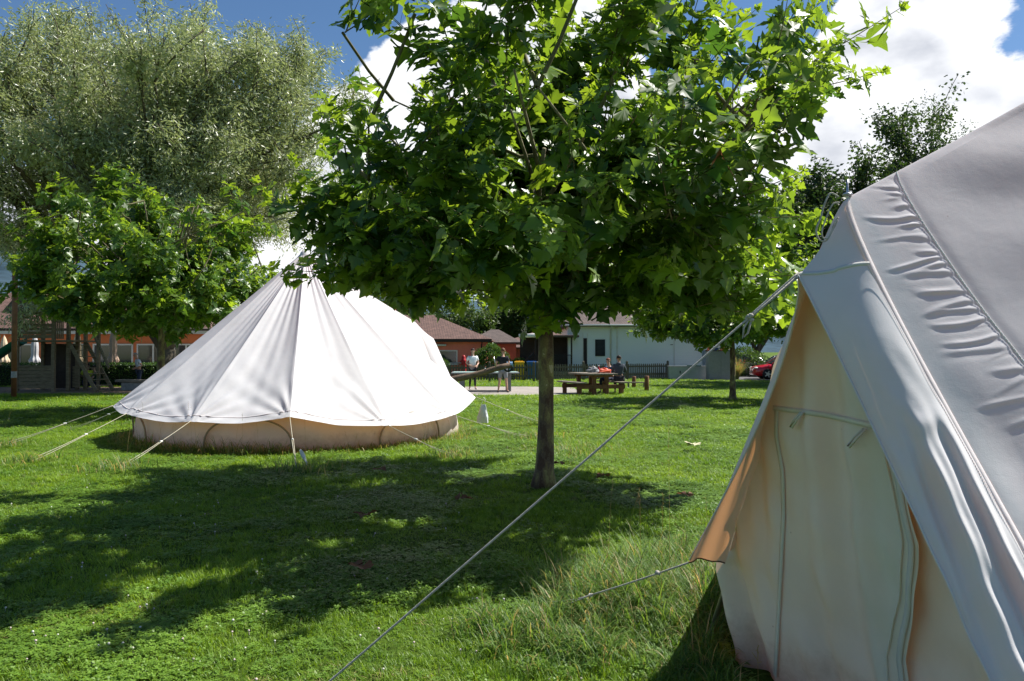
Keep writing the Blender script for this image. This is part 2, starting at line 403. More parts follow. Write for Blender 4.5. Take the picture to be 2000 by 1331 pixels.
    zz = np.linspace(0, 1, 24)
    A_, Z_ = np.meshgrid(np.radians(aa), zz, indexing='ij')
    rad = p['Rw']+ (Rw-p['Rw'])*np.exp(-np.minimum(A_-A_[0,0], A_[-1,0]-A_)/.12)
    rad = rad + .018*wav(A_*p['Rw']*1.2, Z_*.35, seed+200, 8, .6, 2.6) - .05*np.abs(np.sin((A_-math.radians(ga[0]))*math.pi/math.radians(ga[1]-ga[0])))**.7*Z_
    rad = rad + (1-Z_)**6*.05*np.sin(A_*p['Rw']*7)
    if p['near']: rad = rad-(1-Z_)**1.3*.30*np.exp(-np.minimum(A_-A_[0,0], A_[-1,0]-A_)/.2)
    zt = (.58)*Z_+.0; rad = rad-.10*Z_**3
    Q = C+n*(rad*np.cos(A_))[:,:,None]+l*(rad*np.sin(A_))[:,:,None]+up*zt[:,:,None]
    grid_mesh('wall_canvas', Q-C, M['canvas_wall'], root)
    # apex cap and pole
    cap = MB().lathe([(.0,.05),(.05,.045),(.09,.0),(.13,-.10),(.135,-.12)], apex-C, 20); cap.build('apex_cap', M['canvas'], root, True)
    MB().tube([apex-C-up*p['apex'], apex-C+up*.10], [.02,.02], 10).build('centre_pole', M['steel'], root, True)
    vt = MB()
    for k in p['vents']:
        a = R(k); dv = n*math.cos(a)+l*math.sin(a); sd = np.cross(dv, up); bpt = apex-C+dv*.36+up*(-.47); vt = MB()
        q = []
        for i in range(9):
            th = math.pi*i/8; q.append([bpt+sd*.13*math.cos(th)+up*.075*math.sin(th)+dv*.075*math.sin(th)-np.array([0,0,.02]), bpt+sd*.04*math.cos(th)-dv*.18+up*(.27+.01*math.sin(th))])
        vt.grid(np.array(q))
        vt.build('vent_hood', M['canvas'], root, True)
    # A frame poles
    for s in (1, -1):
        MB().tube([leg(s, 0)-C-up*.02-n*.02, leg(s, 1)-C-n*.04], .014, 8).build('door_pole', M['steel'], root, True)
    MB().tube([P-C-up*.06, P-C+up*.02, P-C+up*.065], [.006,.006,.0035], 8).build('pole_spike', M['steel'], root, True)
    # ------------- hood (porch flaps)
    t.P, t.H, t.C, t.root = P, H, C, root
    Fp = {s: loc(p['Fa'], s*p['Fb'], p['Fz']) for s in (1, -1)}; t.F = Fp
    tb = p['tb']
    t.hood = {}
    for s in (1, -1):
        m = p['nh'][0 if s > 0 else 1]; m2 = 60 if m > 100 else 24
        tt = np.linspace(0, 1, m)[:,None]; w = np.linspace(0, 1, m2)[None,:]
        Lp = np.array([leg(s, tb*x) for x in tt[:,0]]); Ep = H+(Fp[s]-H)*tt
        if p['near'] and s < 0: Ep = Ep+n*(-.012*np.sin(np.pi*tt**.8))
        if p['near'] and s > 0: Ep = Ep-n*.085*np.sin(np.pi*tt**.7)
        Q = Lp[:,None,:]*(1-w)[:,:,None]+Ep[:,None,:]*w[:,:,None]
        Q = Q-up*(.03*np.sin(np.pi*w)*(1-tt)**2)[:,:,None]
        nn = normals(Q); outw = n*.6+s*l*.6; nn = nn*np.sign((nn@outw).mean())
        h = .05*np.sin(np.pi*w**.9)*sstep(0, .3, tt)*np.ones_like(w)
        width = .35; xx = w*width*np.ones_like(tt); yy = tt*1.6*np.ones_like(w)
        h = h+.005*wav(xx*1.5, yy*.5, seed+300+s, 6, .5, 1.6)*sstep(.02,.2,tt)
        if p['near'] and s < 0:
            # two big slack drapes in the lower half
            amp = sstep(.40, .62, tt)
            ph = w*2.55+.25*np.sin(tt*5)-.55*(tt-.5)
            h = h+.040*amp*(np.cos(ph*2*np.pi*.98-2.3)*.5+.22*np.cos(ph*2*np.pi*1.9+.6))*np.sin(np.pi*np.clip(w*.94+.03,0,1))**.6
            h = h+.004*wav(xx*4, yy*2, 412, 8, .5, 1.8)*amp+.0035*wav(xx*9+yy*2, yy*3, 415, 9, .5, 1.8)*sstep(.25, .5, tt)
            h = h+.010*np.exp(-(((tt-.475)/.02)**2+((w-.35)/.2)**2))
        if p['near'] and s > 0:
            h = h*.5+.012*np.sin(w*9+tt*2)*sstep(.1,.5,tt)*np.sin(np.pi*w)
        Q = Q+nn*h[:,:,None]
        t.hood[s] = (Q, nn)
        grid_mesh('porch_flap', Q-C, M['canvas'], root)
    return t
def rope_line(a, b, sagm=.0, m=10):
    a = np.asarray(a, float); b = np.asarray(b, float); f = np.linspace(0, 1, m)[:,None]
    return a+(b-a)*f-np.array([0,0,1.0])*sagm*np.sin(np.pi*f)
def guy(t, a, b, r, mat, slider=.5, knot=True, sl_size=.03):
    """guy rope as part of the tent: rope, slider and peg"""
    C = t.C; a = np.asarray(a, float)-C; b = np.asarray(b, float)-C; d = (b-a)/np.linalg.norm(b-a); up = np.array([0,0,1.0])
    sd = np.cross(d, up); sd /= np.linalg.norm(sd); m = MB()
    k = a+(b-a)*slider
    m.tube(rope_line(a, k, .004), r, 6)
    for s_ in (-1, 1):
        m.tube(rope_line(k+sd*.012*s_, b+sd*.004*s_+up*(.02*s_+.03), .012), r*.9, 6)
    if knot: 
        for q in (0, .5, 1): m.ell(k+d*.02*q, (r*2.2, r*2.2, r*2), 8, 5)
    rp = m.build('guy_rope', mat, t.root, True)
    MB().box(k+d*.01, (sl_size, sl_size*.45, sl_size*.5), rz=math.atan2(d[1], d[0]), bev=.004).build('slider', M['white_plastic'], rp)
    pd = d*np.array([1,1,0]); pd /= np.linalg.norm(pd)
    MB().tube([b+up*.09-pd*.00, b+up*.02+pd*-.02, b-up*.12-pd*.08], .006, 6).build('tent_peg', M['peg'], rp)
# ---- the pitched tent in the middle distance
far = make_tent(dict(name='bell_tent', label='whole cream bell tent in the middle distance, its peak half behind plane leaves',
    C=(-4.1, 15.2), n=(math.cos(R(35)), math.sin(R(35))), apex=3.57, Pa=2.45, Pz=2.25, Ha=2.9, Hz=1.9, La=2.87, Lb=1.05, Fa=3.1, Fb=.83, Fz=.6,
    zh=.62, zg=[.70,.47,.40,.60,.52,.58,.62,.62,.62,.62,.62,.62], Rh=3.38, Rw=3.02, guys=[34+26.55*k for k in range(12)], fine=False, seed=20, nv=80, vp=.8, nleg=(40,20), nseg=(20,14),
    ngs=lambda a: 60 if a < 200 else 20, sag=.04, wr=.020, near=False, nwall=420, vents=(60, 118, 240, 300), nh=(24, 24), tb=.73, legbow=.03, tapes=False))
def far_hem(k): return far.hem(34+26.55*k, 0, 1)
gp = {0: G(1058, 829), 1: G(1034, 858), 2: G(882, 893), 3: G(579, 920), 4: G(237, 916), 5: G(60, 904), 6: G(8, 872)}
for k in range(12):
    a = far_hem(k)
    if k in gp: b = gp[k]
    else: d = (a-far.C)*np.array([1,1,0]); b = a+d/np.linalg.norm(d)*1.5; b[2] = 0
    guy(far, a+np.array([0,0,.01]), b, .0052, M['rope_pale'], .45, True, .05)
# arched windows sewn in the wall
for a0 in (-92, -38, -146):
    q = []
    for i in range(25):
        th = math.pi*i/24; da = 13.5*math.cos(th); h = .06+.50*math.sin(th)**.75
        A = R(a0+da); r_ = 3.02+.03; q.append([r_*math.cos(A), r_*math.sin(A), h])
    MB().tube(q, .016, 6).build('window_arch', pmat('arch_piping_%d' % (a0+200), (.30,.24,.17), .9), far.root, True)
# white carrier bag hung from the rear guy point, and white rag on the front peg
def bag():
    top = W(945, 776, 15.2); t = thing('carrier_bag', 'white paper carrier bag hanging from the right corner of the middle tent', 'bag', W(942, 826, 15.2))
    h = .36; V = []
    for z, wx, wy in ((0, .115, .05), (.12, .105, .05), (.25, .07, .03), (h, .045, .012)):
        ring = []
        for k in range(16):
            a = 2*math.pi*k/16; c_, s_ = math.cos(a), math.sin(a)
            x = wx*np.sign(c_)*abs(c_)**.4; y = wy*np.sign(s_)*abs(s_)**.4
            ring.append([x*(1+.06*math.sin(5*a+z*20))+z*.06, y+.01*math.sin(3*a+z*15), z])
        V.append(ring+[ring[0]])
    MB().grid(np.array(V)).grid(np.array([V[0], [[0,0,.005]]*17])).build('bag_body', pmat('bag_paper', (.72,.74,.76), .6, .08, 9, bump=.3), t)
    p0 = np.array([.02,0,h]); d = top-W(942, 826, 15.2)
    MB().tube([p0+[-.03,0,0], (p0+d)/2+[-.02,0,.03], d], .004, 5).tube([p0+[.03,0,0], (p0+d)/2+[.03,0,.03], d], .004, 5).build('bag_handle', M['white_plastic'], t, True)
bag()
def rag():
    c = G(584, 915); t = thing('plastic_rag', 'torn scrap of white plastic tied low on the front guy rope of the middle tent', 'plastic scrap', c)
    u = np.linspace(0, 1, 14)[:,None]; v = np.linspace(0, 1, 8)[None,:]
    Q = np.stack([.02+.10*u+.05*(v-.5)*(1-u)+.015*np.sin(v*9+u*5), .01+.03*np.sin(v*7+u*4), .24-.20*u+.02*np.sin(v*11)], -1)
    grid_mesh('plastic_sheet', Q, pmat('rag_plastic', (.75,.77,.80), .4, .1), t)
rag()

# ---- the near tent at the right edge
near = make_tent(dict(name='bell_tent', label='large cream bell tent cut off by the right edge, with an orange-lit porch flap',
    C=(3.68, 3.75), n=(-.95, -.31), ab=-.30, apex=3.70, Pa=2.5, Pz=2.2, Ha=2.73, Hz=1.89, La=2.38, Lb=1.26, Fa=2.71, Fb=.83, Fz=.59,
    zh=.6, zg=[.6]*11, Rh=2.62, Rw=2.35, guys=[60+25.5*k for k in range(11)], fine=True, seed=60, nv=330, vp=.62, nleg=(60,420), nseg=(24,90),
    ngs=lambda a: 110 if a > 250 else 24, sag=.085, wr=.016, near=True, nwall=300, vents=(60, 120, 240, 300), nh=(90, 340), tb=.76, legbow=.085, tapes=True))
C = near.C; n_, l_ = near.n, near.l; UP = np.array([0,0,1.0])
tape = MB(); th = MB()
Qh, Nh = near.hood[-1]
Lg = np.array([near.leg(-1, x) for x in np.linspace(.01, .72, 80)])
Ql, Nl, vl, sL, lL = near.surf[('leg', -1)]
NL = np.array([Nl[int(x*(len(Nl)-1)), -1] for x in np.linspace(0, .99, 80)])*.6+Nh[(np.linspace(.01, .96, 80)*(len(Nh)-1)).astype(int), 0]*.4
NL /= np.linalg.norm(NL, axis=1, keepdims=True)
m2 = MB(); strip(m2, Lg-C, NL, .024, .0025); m2.build('pole_sleeve_tape', M['canvas'], near.root, True)
thn = MB(); stitches(thn, Lg-C+NL*.006, NL, .019, .009, .006, .0009); thn.build('stitching', M['canvas'], near.root, True)
# stitched seam on the roof
kk = []
for i in np.linspace(2, len(Ql)-2, 160).astype(int):
    f = i/(len(Ql)-1); S0 = np.interp(f, [0, .35, 1], [.30, .36, .50]); kk.append((i, 1-S0/lL))
SP = np.array([[np.interp(vs, vl, Ql[i, :, c]) for c in range(3)] for i, vs in kk]); SN = np.array([Nl[i, int(np.searchsorted(vl, vs))] for i, vs in kk])
m3 = MB(); strip(m3, SP-C, SN, .004, .0015); m3.build('roof_seam', M['stitch'], near.root, True)
thn = MB(); stitches(thn, SP-C, SN, 0, .014, .011, .0017); thn.build('stitching', M['stitch'], near.root, True)
# porch flap hems and the cap seam
E = Qh[::3, -3]; En = Nh[::3, -3]; 
e2 = Qh[::3, -int(len(Qh[0])*.045)-1]; e2n = Nh[::3, -int(len(Qh[0])*.045)-1]
stitches(th, e2-C, e2n, 0, .010, .006, .0008)
w0 = np.linspace(0, 1, 30); rows = (.165*(1-w0)**1.0*len(Qh)).astype(int); cols = (w0*(len(Qh[0])-1)).astype(int)
CP = Qh[rows, cols]; CN = Nh[rows, cols]; m4 = MB(); strip(m4, CP-C, CN, .014, .004); m4.build('cap_seam', M['tape'], near.root, True)
th.build('stitching', M['canvas'], near.root, True)
# piping on the edges of both porch flaps
for s_ in (-1, 1):
    q = near.hood[s_][0][:, -1]; MB().tube(q[::4]-C, .0045, 6).build('flap_piping', M['canvas'], near.root, True)
q = near.hood[1][0][-1]; MB().tube(q-C, .004, 6).build('flap_piping', pmat('dark_piping', (.12,.08,.05), .9), near.root, True)
# door canvas
def door_pt(u, z):   # u 0 far leg, 1 near leg
    t = 1-z/2.2; return near.leg(1, t)*(1-u)+near.leg(-1, t)*u-n_*.05
def door_sheet(name, u0, u1, z0, z1, off, seed, nu=150, nz=150, amp=.03, drape=1.0, mat='canvas_door'):
    Z = np.linspace(z1, z0, nz); Q = np.zeros((nu, nz, 3)); V = np.linspace(0, 1, nu)
    for j, z in enumerate(Z):
        a = u0(z); b = u1(z); A = near.leg(1, 1-z/2.2)-n_*.05; B = near.leg(-1, 1-z/2.2)-n_*.05
        U = a+(b-a)*V; Q[:, j] = A*(1-U)[:,None]+B*U[:,None]
    UU = (Q-near.leg(1, 1))@(-l_); X = UU; ZZ = np.broadcast_to(Z[None,:], X.shape)
    top = sstep(2.1, 1.3, ZZ)
    h = off+amp*top*(wav(X*2.6+ZZ*.25, ZZ*.16, seed, 7, .5, 1.5)+.6*wav(X*6, ZZ*.6, seed+1, 7, .4, 1.3)*.6)
    h += .006*wav(X*3+ZZ, ZZ*2.2, seed+2, 8, .6, 2.4)*top+.030*np.abs(np.sin(X*13+1.1*np.sin(ZZ*1.7)+.6*np.sin(X*4)))**2.5*top
    h += .05*drape*sstep(.9, 0, ZZ)*wav(X*1.3, ZZ*.5, seed+3, 5, .5, 1.5)
    # bottom pulled inwards to the groundsheet
    h -= .05*sstep(.60, .0, ZZ)*drape
    Q = Q+n_*h[:,:,None]
    return grid_mesh(name, Q-C, M[mat], near.root), Q
def proj(P): 
    d = P-np.array([0,0,CH]); y = d[1]*cp+d[2]*sp; return 1000+F*d[0]/y, 665.5-F*(d[2]*cp-d[1]*sp)/y
def u_at(px, py):
    best = min(((proj(door_pt(u, z))[0]-px)**2+(proj(door_pt(u, z))[1]-py)**2, u, z) for u in np.linspace(.4, 1, 61) for z in np.linspace(0, 1.6, 81)); return best[1], best[2]
ue1, ze1 = u_at(1806, 1055); ue2, ze2 = u_at(1782, 1290)
_, QA = door_sheet('door_canvas', lambda z: -.025+.115*sstep(.62, 0, z), lambda z: float(np.interp(z, [0, ze2, ze1, 2.1], [ue2-.01, ue2, ue1, ue1+.02]))+.003*math.sin(z*9), .0, 2.1, .035, 900, 220, 220)
door_sheet('door_canvas', lambda z: .5, lambda z: 1.0, .0, 2.1, -.045, 930, 120, 120, amp=.024)
def on_sheet(Q, px, py):
    d = ray(px, py); P = (Q[::2, ::2]-np.array([0,0,CH])).reshape(-1,3); dd = d/np.linalg.norm(d)
    c = np.linalg.norm(np.cross(P, dd), axis=1); i = int(np.argmin(c)); return P[i]@dd*dd+np.array([0,0,CH])
def seam_on(name, Q, pts, w, mat, off=.0015, stitch=True, parent=None):
    pp = np.array(pts, float); fi = np.linspace(0, len(pp)-1, 50); key = np.array([on_sheet(Q, np.interp(x, range(len(pp)), pp[:,0]), np.interp(x, range(len(pp)), pp[:,1])) for x in fi]); L = np.concatenate([[0], np.cumsum(np.linalg.norm(np.diff(key, axis=0), axis=1))])
    s_ = np.linspace(0, L[-1], 60); P = np.stack([np.interp(s_, L, key[:,k]) for k in range(3)], 1)
    for _i in range(3): P[1:-1] = (P[:-2]+P[1:-1]*2+P[2:])/4
    Nn = np.tile(n_, (60, 1)); m = MB(); strip(m, P-C+Nn*.005, Nn, w, off); o = m.build(name, M[mat], near.root, True)
    s2 = MB(); stitches(s2, P-C+Nn*(.006+off-.003), Nn, w*.75, .012, .007, .0008); s2.build('stitching', M[mat], o, True)
    return P
seam_on('door_seam', QA, [(1519, 800), (1517, 850), (1530, 920), (1532, 1000), (1528, 1080), (1524, 1160), (1520, 1240), (1516, 1320)], .028, 'canvas_door')
seam_on('door_seam', QA, [(1512, 797), (1560, 803), (1620, 812), (1690, 828), (1735, 840)], .022, 'canvas_door')
ed = QA[-6, ::4]; m5 = MB(); strip(m5, ed-C+n_*.003, np.tile(n_, (len(ed),1)), .026, .0015); m5.build('zip_tape', M['tape'], near.root, True)
m5 = MB(); strip(m5, QA[-14, ::4]-C+n_*.003, np.tile(n_, (len(ed),1)), .006, .006); m5.build('zip', M['canvas_door'], near.root, True)
for (px, py, dx, dy) in ((1572, 806, -14, 28), (1695, 838, -24, 34)):
    a = on_sheet(QA, px, py)+n_*.018; b = on_sheet(QA, px+dx, py+dy)+n_*.03; sd = -l_
    MB().tube([a-C-sd*.004, (a+b)/2-C-sd*.014, b-C-sd*.008, b-C+sd*.006+n_*.004-UP*.002, (a+b)/2-C+sd*.010+n_*.006, a-C+sd*.008], .0045, 6).build('toggle_loop', M['tape'], near.root, True)
# ropes
guy(near, near.H+n_*.005, np.array([-1.15, 2.74, 0.0]), .0042, M['rope'], .93, False)
m = MB(); K = near.H+(np.array([-1.15, 2.74, 0])-near.H)*.085-C; sdir = np.array([0, 0, -1.0])
for k in range(5):
    a = k*1.3; m.ell(K+np.array([math.cos(a)*.006, math.sin(a)*.006, (k-2)*.004]), (.011, .010, .009), 8, 6)
H0 = near.H-C; dd = (K-H0)/np.linalg.norm(K-H0)
m.tube(rope_line(H0+UP*.010+dd*.0, K+UP*.006, 0), .0045, 6); m.tube(rope_line(H0-UP*.004, K-UP*.002, 0), .0045, 6)
m.tube([K, K+dd*.03-UP*.02, K+dd*.035-UP*.055, K+dd*.01-UP*.052, K-dd*.01-UP*.01], .004, 6)
m.build('rope_knot', M['rope'], near.root, True)
Fp = near.F[1]; pg = G(1066, 1192)
guy(near, Fp, pg, .0045, M['rope'], .62, True)
m = MB(); k0 = Fp+(pg-Fp)*.17-C
for k in range(6): m.ell(k0+np.array([random.uniform(-.012,.012), random.uniform(-.012,.012), random.uniform(-.004,.006)]), (.011,.008,.006), 7, 5)
m.build('rope_knot', M['rope'], near.root, True)
for k in range(11):
    a = near.hem(60+25.5*k, 0, 1); d = (a-C)*np.array([1,1,0]); b = a+d/np.linalg.norm(d)*1.2; b[2] = 0
    if 80 < 60+25.5*k < 290: guy(near, a, b, .005, M['rope'], .5)
# slack cord looped at the tip of the door frame
P0 = near.P
def crv(pts, dpt, r):
    q = np.array([W(x, y, dpt) for x, y in pts]); k = np.linspace(0, len(q)-1, 60); out = []
    for x in k:
        i = min(int(x), len(q)-2); f = x-i; p_1 = q[max(i-1,0)]; p0 = q[i]; p1 = q[i+1]; p2 = q[min(i+2, len(q)-1)]
        out.append(.5*((2*p0)+(-p_1+p1)*f+(2*p_1-5*p0+4*p1-p2)*f*f+(-p_1+3*p0-3*p1+p2)*f**3))
    return MB().tube(np.array(out)-C, r, 6)
crv([(1638, 385), (1622, 378), (1610, 400), (1603, 425), (1594, 450), (1600, 468), (1612, 471), (1622, 458), (1630, 435), (1637, 425)], 2.90, .0035).build('cord_loop', M['rope'], near.root, True)
crv([(1640, 396), (1628, 398), (1618, 415), (1607, 445), (1606, 462), (1616, 466), (1628, 447), (1636, 430)], 2.885, .003).build('cord_loop', M['rope'], near.root, True)
MB().tube([P0-C+UP*.0, P0-C+UP*.07], [.0055, .004], 8).ell(P0-C+UP*.012, (.02,.02,.008), 10, 6).build('pole_cap', M['steel'], near.root, True)
# ---------------------------------------------------------------- leaves and trees
half = [(0,0),(.10,-.09),(.26,-.13),(.36,-.06),(.50,-.05),(.43,.05),(.47,.13),(.62,.17),(.60,.26),(.80,.40),(.62,.43),(.60,.53),(.44,.49),(.30,.47),(.34,.58),(.44,.66),(.33,.72),(.30,.84),(.18,.86),(.13,.97),(0,1.15)]
def lobed_leaf(fold=.22, droop=.25, wav_=.03):
    pts = half+[(-x, y) for x, y in half[-2:0:-1]]
    V = [[0, .22, 0], [0, .55, 0]]; V += [[x, y, 0] for x, y in pts]; V = np.array(V, float)
    m = len(pts); Fc = []
    for i in range(m):
        a = i+2; b = (i+1) % m+2; ya = (V[a][1]+V[b][1])/2
        Fc.append([0 if ya < .46 else 1, a, b])
    # join the two centres
    iL = min(range(m), key=lambda i: abs(pts[i][0]-.30)+abs(pts[i][1]-.47))+2; iR = min(range(m), key=lambda i: abs(pts[i][0]+.30)+abs(pts[i][1]-.47))+2
    Fc.append([0, iL, 1]); Fc.append([0, 1, iR])
    V[:,2] = fold*np.abs(V[:,0])-droop*(V[:,1]**2)*.6-droop*.5*V[:,0]**2+wav_*np.sin(V[:,0]*17+V[:,1]*11)
    return V, np.array(Fc)
def place(tmplV, tmplF, pos, X, Y, Z, scale):
    """instances: rotate template by columns X,Y,Z"""
    n = len(pos); k = len(tmplV)
    V = (tmplV[None,:,0:1]*X[:,None,:]+tmplV[None,:,1:2]*Y[:,None,:]+tmplV[None,:,2:3]*Z[:,None,:])*scale[:,None,None]+pos[:,None,:]
    Fc = tmplF[None]+(np.arange(n)*k)[:,None,None]
    return V.reshape(-1,3), Fc.reshape(-1, tmplF.shape[1])
def nrm(v): return v/(np.linalg.norm(v, axis=-1, keepdims=True)+1e-9)
def tubes_np(paths, radii, n=4):
    m = MB()
    for P, r in zip(paths, radii): m.tube(P, r, n, False)
    return m

def a_gap(t): return math.atan2(t[1], t[0])+.25*t[2]
SPEC = [(2.35,-.9,1.85),(2.6,-.7,2.0),(2.2,-.5,2.0),(2.5,-1.2,2.05),(1.0,-1.3,2.1),(1.3,-1.1,2.15),(2.9,.3,2.1),(.35,-.9,2.0),(1.7,.6,2.0)]
def plane_tree(seed=3, nshoot=730, lf=.20):
    g = np.random.default_rng(seed); wood = MB(); twig = MB()
    # trunk, slight lean and flare
    z = np.linspace(0, 2.75, 16); tr = np.stack([.02*z+.012*np.sin(z*2.2), .01*np.sin(z*1.5), z], 1)
    rr = .105-.012*z+.06*np.exp(-z/.10)+.012*np.sin(z*5)*.4; rr[-1] = .07
    trunk = MB().tube(tr, rr, 18); 
    top = tr[-1]; limbs = []
    for k in range(11):
        a = k*2.399+g.random()*.5; z0 = 2.1+.6*(k/11)+.1*g.random(); b = np.array([.02*z0, 0, z0]); Lr = 1.6+1.1*g.random(); rise = (.5+.9*g.random()) if k % 3 else 1.9
        d = np.array([math.cos(a), math.sin(a), 0]); f = np.linspace(0, 1, 9)[:,None]
        P = b+d*Lr*f**.9*(1 if k % 3 else .6)+np.array([0,0,rise])*f**1.3+.07*np.stack([np.sin(f[:,0]*6+k), np.cos(f[:,0]*5+k), np.sin(f[:,0]*7)], 1)*f
        limbs.append(P); wood.tube(P, np.linspace(.055, .02, 9), 8)
        for q in range(4):
            i = 3+g.integers(0, 5); b2 = P[i]; a2 = a+g.normal()*.8; L2 = .7+.7*g.random(); f2 = np.linspace(0, 1, 6)[:,None]
            P2 = b2+np.array([math.cos(a2), math.sin(a2), .35+.7*g.random()])*L2*f2; limbs.append(P2); wood.tube(P2, np.linspace(.025, .010, 6), 6)
    for q in range(5):
        a = g.random()*6.28; f = np.linspace(0, 1, 8)[:,None]; P = top+np.array([math.cos(a)*.9, math.sin(a)*.9, 2.1+g.random()*.7])*f; limbs.append(P); wood.tube(P, np.linspace(.045, .015, 8), 7)
    LP = np.vstack(limbs)
    # crown envelope
    def rmax(z): return np.interp(z, [1.9, 2.2, 2.6, 3.2, 4.0, 4.8, 5.6, 6.3, 6.9], [2.1, 2.65, 3.1, 3.5, 3.6, 3.15, 2.5, 1.6, .3])
    pos = []; Xs = []; Ys = []; Zs = []; sc = []; tint = []
    kn = []
    for q in range(108):
        a = q*2.399+g.normal()*.3; zt = 2.3+2.9*g.random()**1.25
        rk = rmax(zt)*(.38+.44*g.random()) if q % 4 else .8*g.random()+.1
        kn.append(np.array([rk*math.cos(a), rk*math.sin(a), zt+.1*g.normal()]))
    for k_ in kn:
        j = np.argmin(((LP-k_)**2).sum(1)); P_ = LP[j]; twig.tube(np.array([P_, (P_+k_)/2+np.array([0,0,-.04]), k_]), [.022,.018,.016], 6, False)
    for i in range(nshoot):
        if i < len(SPEC)*2:
            tip = np.array(SPEC[i//2])+np.array([0,0,.17])+g.normal(size=3)*.13; zt = tip[2]; a = math.atan2(tip[1], tip[0]); out = np.array([math.cos(a), math.sin(a), 0.0]); L = .9; d = nrm(out*.9+np.array([0,0,-.2])+g.normal(size=3)*.2); base = tip-d*L
        else:
            base = kn[g.integers(0, len(kn))]+g.normal(size=3)*.05; hz_ = math.hypot(base[0], base[1]); out = np.array([base[0], base[1], 0])/max(hz_, .3)
            if hz_ < .7: a = g.random()*6.283; out = np.array([math.cos(a), math.sin(a), 0])*.5
            d = nrm(out*(.25+.9*g.random())+np.array([0,0,.15+.95*g.random()**.6])+g.normal(size=3)*.34)
            if base[2] < 2.9 and g.random() < .6: d = nrm(out*.7+np.array([0,0,-.10+.3*g.random()])+g.normal(size=3)*.35)
            L = .6+.95*g.random(); tip = base+d*L; 
            rt = math.hypot(tip[0], tip[1]); lim = rmax(tip[2])*(1.04+.10*g.random())
            cx_ = tip[0]/max(rt, .1)
            if cx_ < 0: lim *= 1-float(sstep(0, -.8, cx_))*(.30*float(sstep(4.3, 5.0, tip[2]))+.30*float(sstep(3.3, 2.5, tip[2]))-.19*float(sstep(2.7, 3.3, tip[2])))
            if cx_ > 0: lim *= 1-.06*cx_
            if tip[2] > 4.5 and g.random() < .40: continue
            # open the crown where the long top shoots part
            if tip[2] > 4.4 and math.sin(a_gap(tip)*3.0+.6) > .55 and g.random() < .75: continue
            if rt > lim and g.random() < .9: tip[:2] *= lim/rt
            if tip[2] < 2.35: tip[2] = 2.35+.2*g.random()
            L = np.linalg.norm(tip-base)
            if L < .35: continue
            tip[0] += .18*float(sstep(3.6, 4.8, tip[2]))
            out = np.array([tip[0], tip[1], 0])/max(math.hypot(tip[0], tip[1]), .3)
        f = np.linspace(0, 1, 6)[:,None]; bend = g.normal(size=3)*.06
        P = base+(tip-base)*f+bend*np.sin(np.pi*f); Pn = P.copy()
        twig.tube(P, np.linspace(.009, .003, 6), 4, False)
        m = max(4, int(L/.078)); D = nrm(tip-base)
        u = nrm(np.cross(D, [0.3,.2,1])); w = np.cross(D, u)
        for k in range(m):
            ff = .12+.88*(k+g.random()*.4)/m; c = base+(tip-base)*ff+bend*math.sin(math.pi*ff)
            an = k*2.3+g.random()*.8; pd = nrm(u*math.cos(an)+w*math.sin(an)+D*.45+np.array([0,0,.15])); pl = .05+.05*g.random()
            tp = ff > .85
            s = lf*(.75+.5*g.random())*(1 if not tp else .55)*(1.12 if ff < .5 else 1)
            c2 = c+pd*pl*(s/lf)
            # blade: tip points outwards and droops, face mostly up / outwards
            yd = nrm(pd*np.array([1,1,.4])+np.array([0,0,-.15-.55*g.random()])+g.normal(size=3)*.38)
            up = nrm(np.array([0,0,1.0])+out*.45+g.normal(size=3)*.52)
            zd = nrm(up-yd*np.dot(up, yd)); xd = np.cross(yd, zd)
            pos.append(c2); Xs.append(xd); Ys.append(yd); Zs.append(zd); sc.append(s)
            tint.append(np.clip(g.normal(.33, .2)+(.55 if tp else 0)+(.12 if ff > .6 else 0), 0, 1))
            if k % 2 == 0: twig.tube(np.array([c, c2]), [.0022, .0018], 3, False)
        # tuft of tiny yellow leaves at the tip
        for k in range(3):
            yd = nrm(D+g.normal(size=3)*.5); zd = nrm(np.cross(yd, g.normal(size=3))); pos.append(tip); Xs.append(np.cross(yd, zd)); Ys.append(yd); Zs.append(zd); sc.append(.05+.03*g.random()); tint.append(1.0)
    pos, Xs, Ys, Zs, sc, tint = map(np.array, (pos, Xs, Ys, Zs, sc, tint))
    VV = []; FF = []; TT = []; off = 0; kind = g.integers(0, 5, len(pos))
    par = [(.16,.3,.03),(.42,.25,.04),(.05,.5,.05),(.65,.4,.03),(.25,-.1,.06)]
    for k in range(5):
        tv, tf = lobed_leaf(*par[k]); s = kind == k
        V, Fc = place(tv, tf, pos[s], Xs[s], Ys[s], Zs[s], sc[s]); VV.append(V); FF.append(Fc+off); off += len(V); TT.append(np.repeat(tint[s], len(tv)))
    return trunk, wood, twig, np.vstack(VV), np.vstack(FF), np.concatenate(TT), len(pos)

